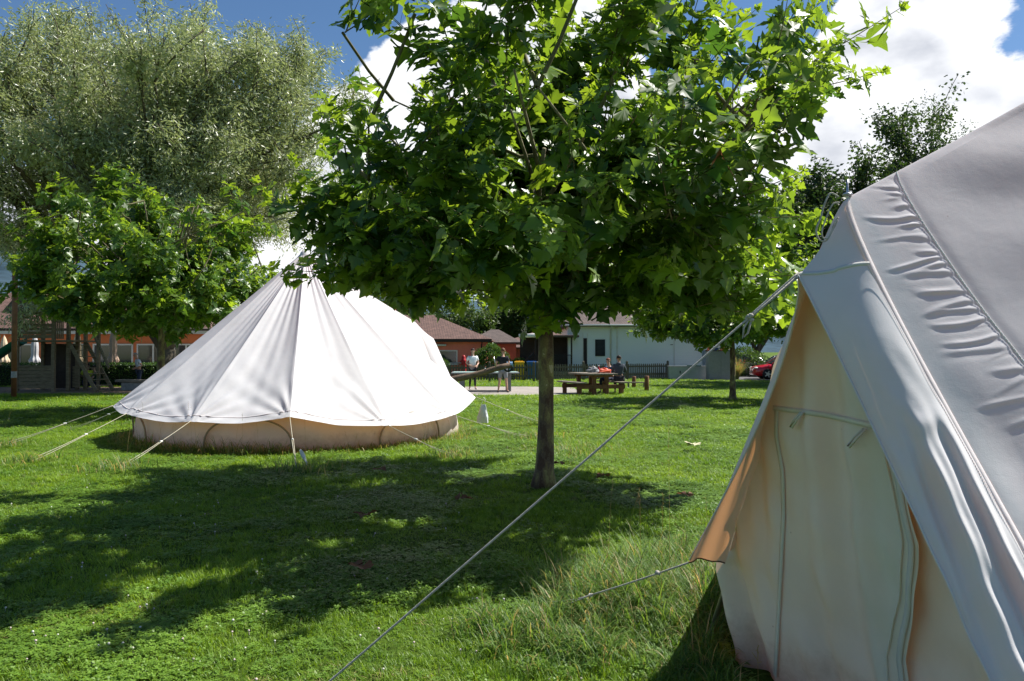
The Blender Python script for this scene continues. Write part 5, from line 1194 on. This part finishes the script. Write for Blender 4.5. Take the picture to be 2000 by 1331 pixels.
# ---------------------------------------------------------------- ground sheets
def sheet(name, pts, z, mat, kind='structure', parent=None):
    m = MB(); V = [[x, y, z] for x, y in pts]; me = bpy.data.meshes.new(name); me.from_pydata(V, [], [list(range(len(V)))]); me.materials.append(mat)
    o = link(name, me); o['kind'] = kind; return o
def soilmat():
    m, nt, out = newmat('lawn_soil'); L = nt.links; b = N(nt, 'ShaderNodeBsdfPrincipled'); b.inputs['Roughness'].default_value = 1; b.inputs['Specular IOR Level'].default_value = .1
    geo = N(nt, 'ShaderNodeNewGeometry'); n1 = N(nt, 'ShaderNodeTexNoise'); n1.inputs['Scale'].default_value = .45; n1.inputs['Detail'].default_value = 8; n1.inputs['Roughness'].default_value = .7
    n2 = N(nt, 'ShaderNodeTexNoise'); n2.inputs['Scale'].default_value = 14; n2.inputs['Detail'].default_value = 6; n2.inputs['Roughness'].default_value = .8
    L.new(geo.outputs['Position'], n1.inputs['Vector']); L.new(geo.outputs['Position'], n2.inputs['Vector'])
    a = N(nt, 'ShaderNodeMix', data_type='RGBA'); a.inputs['A'].default_value = (.05,.10,.012,1); a.inputs['B'].default_value = (.13,.20,.025,1)
    r = N(nt, 'ShaderNodeMapRange'); r.inputs['From Min'].default_value = .35; r.inputs['From Max'].default_value = .65; L.new(n1.outputs['Fac'], r.inputs['Value']); L.new(r.outputs[0], a.inputs['Factor'])
    c = N(nt, 'ShaderNodeMix', data_type='RGBA', blend_type='MULTIPLY'); c.inputs['Factor'].default_value = 1; L.new(a.outputs['Result'], c.inputs['A'])
    r2 = N(nt, 'ShaderNodeMapRange'); r2.inputs['From Min'].default_value = .35; r2.inputs['From Max'].default_value = .7; r2.inputs['To Min'].default_value = .35; r2.inputs['To Max'].default_value = 1.4; L.new(n2.outputs['Fac'], r2.inputs['Value']); L.new(r2.outputs[0], c.inputs['B'])
    L.new(c.outputs['Result'], b.inputs['Base Color'])
    bp = N(nt, 'ShaderNodeBump'); bp.inputs['Distance'].default_value = .05; bp.inputs['Strength'].default_value = .9; L.new(n2.outputs['Fac'], bp.inputs['Height']); L.new(bp.outputs[0], b.inputs['Normal'])
    L.new(b.outputs[0], out.inputs['Surface']); return m
gm = MB(); xs = np.array([-6000,-300,-80,-40,-20,0,20,40,80,300,6000.]); ys = np.array([-200,-20,0,20,40,80,160,600,9000.]); X, Y = np.meshgrid(xs, ys, indexing='ij')
o = grid_mesh('lawn_ground', np.stack([X, Y, X*0], -1), soilmat()); o['kind'] = 'structure'
chips = pmat('bark_chips', (.13,.085,.05), 1, .4, 8, bump=1, bscale=30, col2=(.30,.22,.14), coords='Object')
sheet('bark_chip_ground', [(-26, 29.6), (-21, 28.9), (-16, 29.3), (-12, 29.0), (-8.6, 30.2), (-9.5, 34.8), (-26, 35.2)], .006, chips)
sheet('paved_path', [(-7, 28.6), (-2, 28.3), (1.2, 28.5), (2.6, 29.2), (2.8, 34.5), (1.0, 35.6), (-7, 35.2)], .006, pmat('path_concrete', (.30,.27,.24), .9, .2, 1.2, bump=.4))
sheet('car_park', [(10.8, 43.5), (40, 43.5), (40, 60), (10.8, 60)], .006, pmat('asphalt', (.10,.10,.10), .9, .2, 3, bump=.4))
sheet('terrace', [(-40, 37.2), (-11.5, 37.2), (-11.5, 47), (-40, 47)], .006, pmat('terrace_paving', (.25,.23,.2), .9, .2, 2))
# mountains
def mountain(name, x0, x1, y, hs, seed):
    u = np.linspace(0, 1, 90)[:,None]; v = np.linspace(0, 1, 24)[None,:]; X = x0+(x1-x0)*u+0*v
    hgt = np.interp(u[:,0], np.linspace(0, 1, len(hs)), hs)[:,None]*(1+.05*wav(u*9, u*0, seed, 6, .4, 2))
    Z = hgt*np.sin(v*math.pi/2)+25*wav(u*14, v*5, seed+1, 8, .3, 2)*v; Yy = y+900*v+60*wav(u*10, v*3, seed+2, 6, .4, 2)
    o = grid_mesh(name, np.stack([X, Yy, Z-5], -1), pmat(name+'_hazed_forest', (.05,.09,.12), 1, .3, 60, coords='Generated', bump=1, bscale=90)); o['kind'] = 'structure'  # blue of the distant air is put into the forest colour
mountain('forested_mountain', -3600, 3600, 3300, [420, 560, 480, 400, 300, 260, 230, 210, 260, 300], 5)

# ---------------------------------------------------------------- grass as scattered tufts
def tuft(g, n, h, w, spread, lean, seg=3, tip=.15):
    V = []; Fq = []; 
    for i in range(n):
        a = g.random()*6.283; r = spread*math.sqrt(g.random()); b = np.array([r*math.cos(a), r*math.sin(a), -.01]); a2 = g.random()*6.283; L = h*(.55+.6*g.random()); ln = lean*(.3+g.random()); ww = w*(.7+.6*g.random())
        d = np.array([math.cos(a2), math.sin(a2), 0]); s = np.array([-d[1], d[0], 0])*ww/2; st = len(V)
        for k in range(seg+1):
            t = k/seg; p_ = b+d*L*ln*t**2+np.array([0,0,L*(t-.35*ln*t*t)]); ws = (1-t)**.7+(tip if k == seg else 0)*0
            V += [p_-s*ws, p_+s*ws]
        for k in range(seg): Fq.append([st+2*k, st+2*k+1, st+2*k+3, st+2*k+2])
    return np.array(V), np.array(Fq)
def clov(g, n, h, spread, r):
    V = []; T = []
    for i in range(n):
        a = g.random()*6.283; q = spread*math.sqrt(g.random()); c = np.array([q*math.cos(a), q*math.sin(a), h*(.5+.6*g.random())]); a0 = g.random()*6.28; tl = g.normal(size=3)*.25; rr = r*(.7+.5*g.random())
        for k in range(3):
            an = a0+k*2.094; d = np.array([math.cos(an), math.sin(an), .12]); d = d+np.array([0,0,tl[0]*d[0]+tl[1]*d[1]]); s = np.array([-math.sin(an), math.cos(an), 0]); st = len(V)
            V += [c, c+d*rr*.5-s*rr*.42, c+d*rr*1.0-s*rr*.33, c+d*rr*.92, c+d*rr*1.0+s*rr*.33, c+d*rr*.5+s*rr*.42]; T += [[st, st+1, st+2], [st, st+2, st+3], [st, st+3, st+4], [st, st+4, st+5]]
    return np.array(V), np.array(T)
def scatter(name, protos, pts, rot, scl, kind_idx, kind='stuff'):
    col = bpy.data.collections.new(name+'_source')
    for i, (me, mt) in enumerate(protos):
        o = bpy.data.objects.new('%s_blade_%d' % (name, i), me); me.materials.append(mt); col.objects.link(o)
    me = bpy.data.meshes.new(name); me.vertices.add(len(pts)); me.vertices.foreach_set('co', np.asarray(pts, np.float32).ravel())
    a = me.attributes.new('rot', 'FLOAT_VECTOR', 'POINT'); a.data.foreach_set('vector', np.asarray(rot, np.float32).ravel())
    a = me.attributes.new('scl', 'FLOAT_VECTOR', 'POINT'); a.data.foreach_set('vector', np.asarray(scl, np.float32).ravel())
    a = me.attributes.new('pick', 'INT', 'POINT'); a.data.foreach_set('value', np.asarray(kind_idx, np.int32))
    ob = link(name, me); ob['kind'] = kind
    ng = bpy.data.node_groups.new(name+'_nodes', 'GeometryNodeTree'); ng.interface.new_socket('Geometry', in_out='INPUT', socket_type='NodeSocketGeometry'); ng.interface.new_socket('Geometry', in_out='OUTPUT', socket_type='NodeSocketGeometry')
    gi = ng.nodes.new('NodeGroupInput'); go = ng.nodes.new('NodeGroupOutput'); ci = ng.nodes.new('GeometryNodeCollectionInfo'); ci.inputs['Collection'].default_value = col; ci.inputs['Separate Children'].default_value = True; ci.inputs['Reset Children'].default_value = True
    ip = ng.nodes.new('GeometryNodeInstanceOnPoints'); ip.inputs['Pick Instance'].default_value = True
    def na(nm, ty):
        x = ng.nodes.new('GeometryNodeInputNamedAttribute'); x.data_type = ty; x.inputs['Name'].default_value = nm; return x.outputs['Attribute']
    L = ng.links; L.new(gi.outputs[0], ip.inputs['Points']); L.new(ci.outputs[0], ip.inputs['Instance']); L.new(na('pick', 'INT'), ip.inputs['Instance Index']); L.new(na('rot', 'FLOAT_VECTOR'), ip.inputs['Rotation']); L.new(na('scl', 'FLOAT_VECTOR'), ip.inputs['Scale']); L.new(ip.outputs[0], go.inputs[0])
    md = ob.modifiers.new('scatter', 'NODES'); md.node_group = ng
    return ob
g = np.random.default_rng(99); protos = []
for i in range(5):
    V, Fc = tuft(g, 16, .055, .0055, .055, .8); protos.append((npmesh('g', V, [Fc], False), M['grass']))
for i in range(3):
    V, Fc = clov(g, 14, .030, .06, .0115); protos.append((npmesh('g', V, [Fc], False), M['clover']))
for i in range(2):
    V, Fc = tuft(g, 12, .05, .005, .06, 1.3); protos.append((npmesh('g', V, [Fc], False), M['grass_dry']))
def inside_excl(x, y):
    bad = ((x-C[0])**2+(y-C[1])**2 < 2.55**2)|((x+4.1)**2+(y-15.2)**2 < 2.9**2)
    bad |= (x > -26)&(x < -9)&(y > 29.4)&(y < 35)
    bad |= (x > -7)&(x < 2.7)&(y > 28.6)&(y < 35.3)
    bad |= (x > 10.8)&(y > 43.5)
    bad |= (x < -11.5)&(y > 37.2)&(y < 47)
    return bad
C = near.C
bands = [(2.6, 5.5, 560, 1.0), (5.5, 9, 330, 1.15), (9, 14, 170, 1.45), (14, 22, 70, 2.0), (22, 36, 26, 3.0), (36, 62, 8, 4.6)]
PX = []; SC = []
for y0, y1, dens, s in bands:
    hw = .70*y1+1.2; n = int(2*hw*(y1-y0)*dens); x = g.uniform(-hw, hw, n); y = g.uniform(y0, y1, n); k = (np.abs(x) < .70*y+1.2)&~inside_excl(x, y); PX.append(np.stack([x[k], y[k], np.zeros(k.sum())], 1)); SC.append(np.full(k.sum(), s))
PX = np.vstack(PX); SC = np.concatenate(SC); n = len(PX); print('tufts', n)
clp = wav(PX[:,0], PX[:,1], 5, 7, .12, .5)+.5*wav(PX[:,0], PX[:,1], 6, 6, .8, 1.6)
isc = (clp+g.normal(size=n)*.6 > .55)&(PX[:,1] < 24)
pick = np.where(isc, 5+g.integers(0, 3, n), g.integers(0, 5, n))
dryw = wav(PX[:,0], PX[:,1], 15, 7, .15, .7); pick = np.where((g.random(n) < np.clip((dryw-.7)*.3, .01, .28)), 8+g.integers(0, 2, n), pick)
hv = 1+.35*wav(PX[:,0], PX[:,1], 8, 6, .2, .9)
SCL = np.stack([SC, SC, SC**.45*hv], 1)*(.75+.5*g.random(n))[:,None]
ROT = np.stack([g.normal(size=n)*.1, g.normal(size=n)*.1, g.random(n)*6.28], 1)
scatter('grass', protos, PX, ROT, SCL, pick)
# clover flower heads
fp = []
for i in range(2):
    m = MB(); m.ell((0,0,.040), (.0075,.0075,.0065), 8, 5).tube([[0,0,0],[.003,0,.02],[0,0,.038]], .0012, 4); V = np.vstack(m.v); fp.append((npmesh('f', V, [np.vstack(f) for f in m.f.values() if f], True), pmat('clover_flower_%d' % i, (.62,.50,.47) if i else (.66,.64,.58), .9, .2)))
xs_, ys_ = [], []
for (cx, cy, r, n_f) in ((-2.2, 4.3, 1.6, 110), (-4.2, 7.5, 1.6, 70), (-1.0, 4.0, 1.2, 40), (-6.5, 21, 4, 160), (-3.5, 9, 3, 30), (5, 22, 5, 120), (2.0, 13, 3, 50), (-9, 24, 3, 90), (1, 20, 4, 60)):
    xs_ += list(cx+g.normal(size=n_f)*r); ys_ += list(cy+g.normal(size=n_f)*r*.6)
FX = np.stack([xs_, ys_, np.zeros(len(xs_))], 1); k = ~inside_excl(FX[:,0], FX[:,1])&(FX[:,1] > 3); FX = FX[k]; n = len(FX)
s = (.55+.5*g.random(n))*np.clip(FX[:,1]/14, 1, 1.4)
scatter('clover_flowers', fp, FX, np.stack([g.normal(size=n)*.25, g.normal(size=n)*.25, g.random(n)*6.28], 1), np.stack([s, s, s], 1), g.integers(0, 2, n))
# long unmown grass: one object per clump area, real blades
def long_grass(name, label, pts, hts, seed, dryf=.12, seedheads=0, wid=.006):
    g = np.random.default_rng(seed); V = []; Fq = []; dry = []; tn = []; k = 0; seg = 6
    for (x, y), h in zip(pts, hts):
        a = g.random()*6.283; d = np.array([math.cos(a), math.sin(a), 0]); L = h*(.6+.7*g.random()); w = wid*(.5+.8*g.random()); ln = .3+1.1*g.random()**1.2; s = np.array([-d[1], d[0], 0])*w/2; dr = 1.0*(g.random() < dryf)*g.random()**.5; tt_ = g.random()
        th = .12+.2*g.random(); p_ = np.array([x, y, -.01]); tw = g.random()*.6
        for j in range(seg+1):
            t = j/seg; ws = min(1, .5+t*3)*(1-t**2.2)+.05; V.append(p_-s*ws); V.append(p_+s*ws); dry += [dr, dr]; tn += [tt_, tt_]
            th += ln*(.10+.55*t)*1.05; th = min(th, 2.5)
            p_ = p_+(d*math.sin(th)+np.array([0,0,math.cos(th)]))*L/seg
            p_[2] = max(p_[2], .01)
        for j in range(seg): Fq.append([k+2*j, k+2*j+1, k+2*j+3, k+2*j+2])
        k += 2*(seg+1)
    for i in range(seedheads):
        j = g.integers(0, len(pts)); x, y = pts[j]; h = hts[j]*(1.5+.9*g.random())+.12; lx, ly = g.normal(size=2)*.12*h
        m = MB(); q = np.array([[x, y, 0], [x+lx*.4, y+ly*.4, h*.6], [x+lx, y+ly, h]]); m.tube(q, [.0014,.0011,.0008], 3, False)
        for z in np.linspace(.78, 1, 7):
            c = np.array([x+lx*(z-.0), y+ly*z, h*z]); o = g.normal(size=3)*.008; m.tube([c, c+o+np.array([0,0,.012])], [.002,.0012], 3, False)
        vv = np.vstack(m.v); V += list(vv); Fq += [list(f+k) for f in np.vstack(m.f[4])]; k += len(vv); dry += [.75]*len(vv); tn += [.5]*len(vv)
    o = link(name, npmesh(name, V, [np.array(Fq)], False, {'dry': dry, 'tint': tn}), M['grass_long']); o['kind'] = 'stuff'; return o
def clump_pts(g, cs):
    P = []; H = []
    for cx, cy, rx, ry, n, h in cs:
        # little tussocks
        nt_ = max(1, n//28)
        for i in range(nt_):
            a = g.random()*6.28; r = math.sqrt(g.random()); tx = cx+rx*r*math.cos(a); ty = cy+ry*r*math.sin(a); hh = h*(1-.45*r)*(.75+.5*g.random())
            for j in range(28): P.append((tx+g.normal()*.035, ty+g.normal()*.035)); H.append(hh)
    return P, H
g2 = np.random.default_rng(41)
P, H = clump_pts(g2, [(.75, 4.75, .55, .45, 3600, .40), (.15, 4.35, .45, .35, 2000, .28), (1.05, 5.5, .5, .5, 2600, .36), (1.25, 4.7, .35, .55, 2800, .36), (.5, 5.2, .4, .3, 1500, .32), (.45, 4.0, .45, .3, 1200, .20), (1.0, 4.0, .35, .4, 1500, .24), (.95, 3.5, .4, .3, 700, .18)])
P2, H2 = clump_pts(g2, [(1.45, 6.0, .35, .6, 800, .22)]); P += P2; H += H2
k = [i for i in range(len(P)) if (P[i][0]-C[0])**2+(P[i][1]-C[1])**2 > 2.6**2]
long_grass('long_grass', None, [P[i] for i in k], [H[i] for i in k], 3, .13, 14, .0065)
P = []; H = []
for i in range(5200):
    a = R(-190+210*g2.random()); r = 3.02+abs(g2.normal())*.16+.02; P.append((-4.1+r*math.cos(a), 15.2+r*math.sin(a))); H.append(.20*(.5+.8*g2.random())*(1.25 if -140 < math.degrees(a) < -80 else .8))
for b in gp.values():
    for i in range(260): P.append((b[0]+g2.normal()*.22, b[1]+g2.normal()*.22)); H.append(.17+.1*g2.random())
for i in range(500): P.append((g2.normal()*.35+1.0, g2.normal()*.5+12.2)); H.append(.2)
long_grass('long_grass', None, P, H, 5, .28, 60, .009)
# fallen leaves
def fallen(px, py, size, label, mat, rz, tilt):
    v, f = lobed_leaf(.5, .5, .08); v = v*size; v[:,2] += -v[:,2].min(); p_ = G(px, py); p_[2] = .035
    o = link('fallen_leaf', npmesh('fallen_leaf', v, [f], True, {'tint': np.full(len(v), .5)}), mat); o.location = p_; o.rotation_euler = (tilt, .1, rz); tag(o, label, 'leaf', 'fallen plane leaves on the lawn')
pale = pmat('pale_dead_leaf', (.55,.52,.33), .8, .15)
for i, a in enumerate([(1356, 884, .20, 'pale yellow fallen leaf on the sunlit lawn, right of the big trunk', pale, .3, .15), (1095, 921, .15, 'brown fallen leaf beside the foot of the big trunk', M['dead_leaf'], 1.2, .3), (1184, 946, .15, 'brown fallen leaf in the shade just right of the big trunk', M['dead_leaf'], 2.2, .3),
     (1342, 985, .13, 'reddish fallen leaf nearest to the orange porch flap', M['dead_leaf'], .8, .4), (740, 931, .14, 'small brown leaf in the deep shade in front of the middle tent', M['dead_leaf'], 4, .3), (717, 1026, .15, 'rust brown leaf in the middle of the big tree shadow', M['dead_leaf'], 3, .35),
     (896, 992, .14, 'brown leaf in the tree shadow left of the big trunk', M['dead_leaf'], 5, .3), (707, 1136, .14, 'rust brown leaf at the near edge of the tree shadow', M['dead_leaf'], 1, .4), (1166, 716+330, .0001, '', None, 0, 0)]):
    if a[4] is not None: fallen(*a)
# ---------------------------------------------------------------- light and sky
EL, AZ = R(SUN_EL), R(SUN_AZ)     # azimuth measured from +X towards +Y
sdir = Vector((math.cos(EL)*math.cos(AZ), math.cos(EL)*math.sin(AZ), math.sin(EL)))
sl = bpy.data.lights.new('sun', 'SUN'); sl.energy = 5.0; sl.angle = R(.53); sl.color = (1, .955, .89)
so = bpy.data.objects.new('sun', sl); COL.objects.link(so); so.rotation_euler = sdir.to_track_quat('Z', 'Y').to_euler(); so.location = (20, 5, 30)
w = bpy.data.worlds.new('World'); scn.world = w; w.use_nodes = True; nt = w.node_tree; nt.nodes.clear(); L = nt.links
out = nt.nodes.new('ShaderNodeOutputWorld'); bg = nt.nodes.new('ShaderNodeBackground'); bg.inputs['Strength'].default_value = .090
sk = nt.nodes.new('ShaderNodeTexSky'); sk.sky_type = 'NISHITA'; sk.sun_disc = False; sk.sun_elevation = EL; sk.sun_rotation = math.atan2(sdir.x, sdir.y); sk.air_density = 1.0; sk.dust_density = .25; sk.ozone_density = 3.0; sk.altitude = 500
tc = nt.nodes.new('ShaderNodeTexCoord')
def math_(op, a, b=None, c=None, clamp=False):
    n = nt.nodes.new('ShaderNodeMath'); n.operation = op; n.use_clamp = clamp
    for i, x in enumerate((a, b, c)):
        if x is None: continue
        if isinstance(x, (int, float)): n.inputs[i].default_value = x
        else: L.new(x, n.inputs[i])
    return n.outputs[0]
mp = nt.nodes.new('ShaderNodeMapping'); mp.inputs['Scale'].default_value = (1, 1, 1.9); L.new(tc.outputs['Generated'], mp.inputs['Vector'])
nz = nt.nodes.new('ShaderNodeTexNoise'); nz.inputs['Scale'].default_value = 4.2; nz.inputs['Detail'].default_value = 11; nz.inputs['Roughness'].default_value = .6; nz.inputs['Distortion'].default_value = .0; L.new(mp.outputs[0], nz.inputs['Vector'])
nz2 = nt.nodes.new('ShaderNodeTexNoise'); nz2.inputs['Scale'].default_value = 9; nz2.inputs['Detail'].default_value = 9; nz2.inputs['Distortion'].default_value = .0; L.new(mp.outputs[0], nz2.inputs['Vector'])
def blob(px, py, rad, sharp, wgt):
    d = Vector(ray(px, py)).normalized(); n = nt.nodes.new('ShaderNodeVectorMath'); n.operation = 'DOT_PRODUCT'; L.new(tc.outputs['Generated'], n.inputs[0]); n.inputs[1].default_value = d
    r = nt.nodes.new('ShaderNodeMapRange'); r.interpolation_type = 'SMOOTHSTEP'; r.inputs['From Min'].default_value = math.cos(R(rad+sharp)); r.inputs['From Max'].default_value = math.cos(R(max(rad-sharp, .1))); r.inputs['To Max'].default_value = wgt; L.new(n.outputs['Value'], r.inputs['Value']); return r.outputs[0]
tot = None
for b in ((1720, 190, 8.5, 4.5, .62), (1900, 260, 9, 5, .5), (1830, 60, 4.2, 3, .35), (1500, 280, 7, 3, .42), (1020, 190, 8.5, 5, .45), (1150, 80, 4, 4, .35), (780, 230, 4.5, 3.5, .30), (590, 330, 4, 4, .33), (150, 620, 9, 5, .55), (450, 520, 9, 5, .5), (-100, 560, 10, 5, .4), (250, 60, 9, 6, -.35), (1000, 480, 16, 8, .4), (1985, 20, 3.4, 2.5, -.9), (1420, 60, 5, 4, -.75), (660, 70, 6, 5, -.30), (-600, 500, 16, 8, .3), (2900, 300, 16, 10, .3)):
    v = blob(*b); tot = v if tot is None else math_('ADD', tot, v)
dens = math_('ADD', math_('MULTIPLY_ADD', nz.outputs['Fac'], 1.7, -1.12), tot)
dn = nt.nodes.new('ShaderNodeMapRange'); dn.interpolation_type = 'SMOOTHSTEP'; dn.inputs['From Min'].default_value = .0; dn.inputs['From Max'].default_value = .12; L.new(dens, dn.inputs['Value'])
# behind the camera and overhead: scattered cloud from noise only
cc = nt.nodes.new('ShaderNodeMapRange'); cc.inputs['From Min'].default_value = .38; cc.inputs['From Max'].default_value = .66; L.new(nz2.outputs['Fac'], cc.inputs['Value'])
th_ = nt.nodes.new('ShaderNodeMapRange'); th_.inputs['From Min'].default_value = .25; th_.inputs['From Max'].default_value = .75; L.new(dens, th_.inputs['Value'])
cm = nt.nodes.new('ShaderNodeMix'); cm.data_type = 'RGBA'; cm.inputs['A'].default_value = (7.4, 7.5, 7.7, 1); cm.inputs['B'].default_value = (4.0, 4.2, 4.7, 1); L.new(math_('MULTIPLY', cc.outputs[0], th_.outputs[0], None, True), cm.inputs['Factor'])
hs = nt.nodes.new('ShaderNodeHueSaturation'); hs.inputs['Saturation'].default_value = 1.12; hs.inputs['Value'].default_value = SKYV; L.new(sk.outputs[0], hs.inputs['Color'])
mx = nt.nodes.new('ShaderNodeMix'); mx.data_type = 'RGBA'; L.new(dn.outputs[0], mx.inputs['Factor']); L.new(hs.outputs[0], mx.inputs['A']); L.new(cm.outputs['Result'], mx.inputs['B'])
L.new(mx.outputs['Result'], bg.inputs['Color']); L.new(bg.outputs[0], out.inputs['Surface'])
scn.view_settings.view_transform = 'Standard'; scn.view_settings.look = 'None'; scn.view_settings.gamma = 1; scn.view_settings.use_curve_mapping = False; scn.view_settings.exposure = EXPO
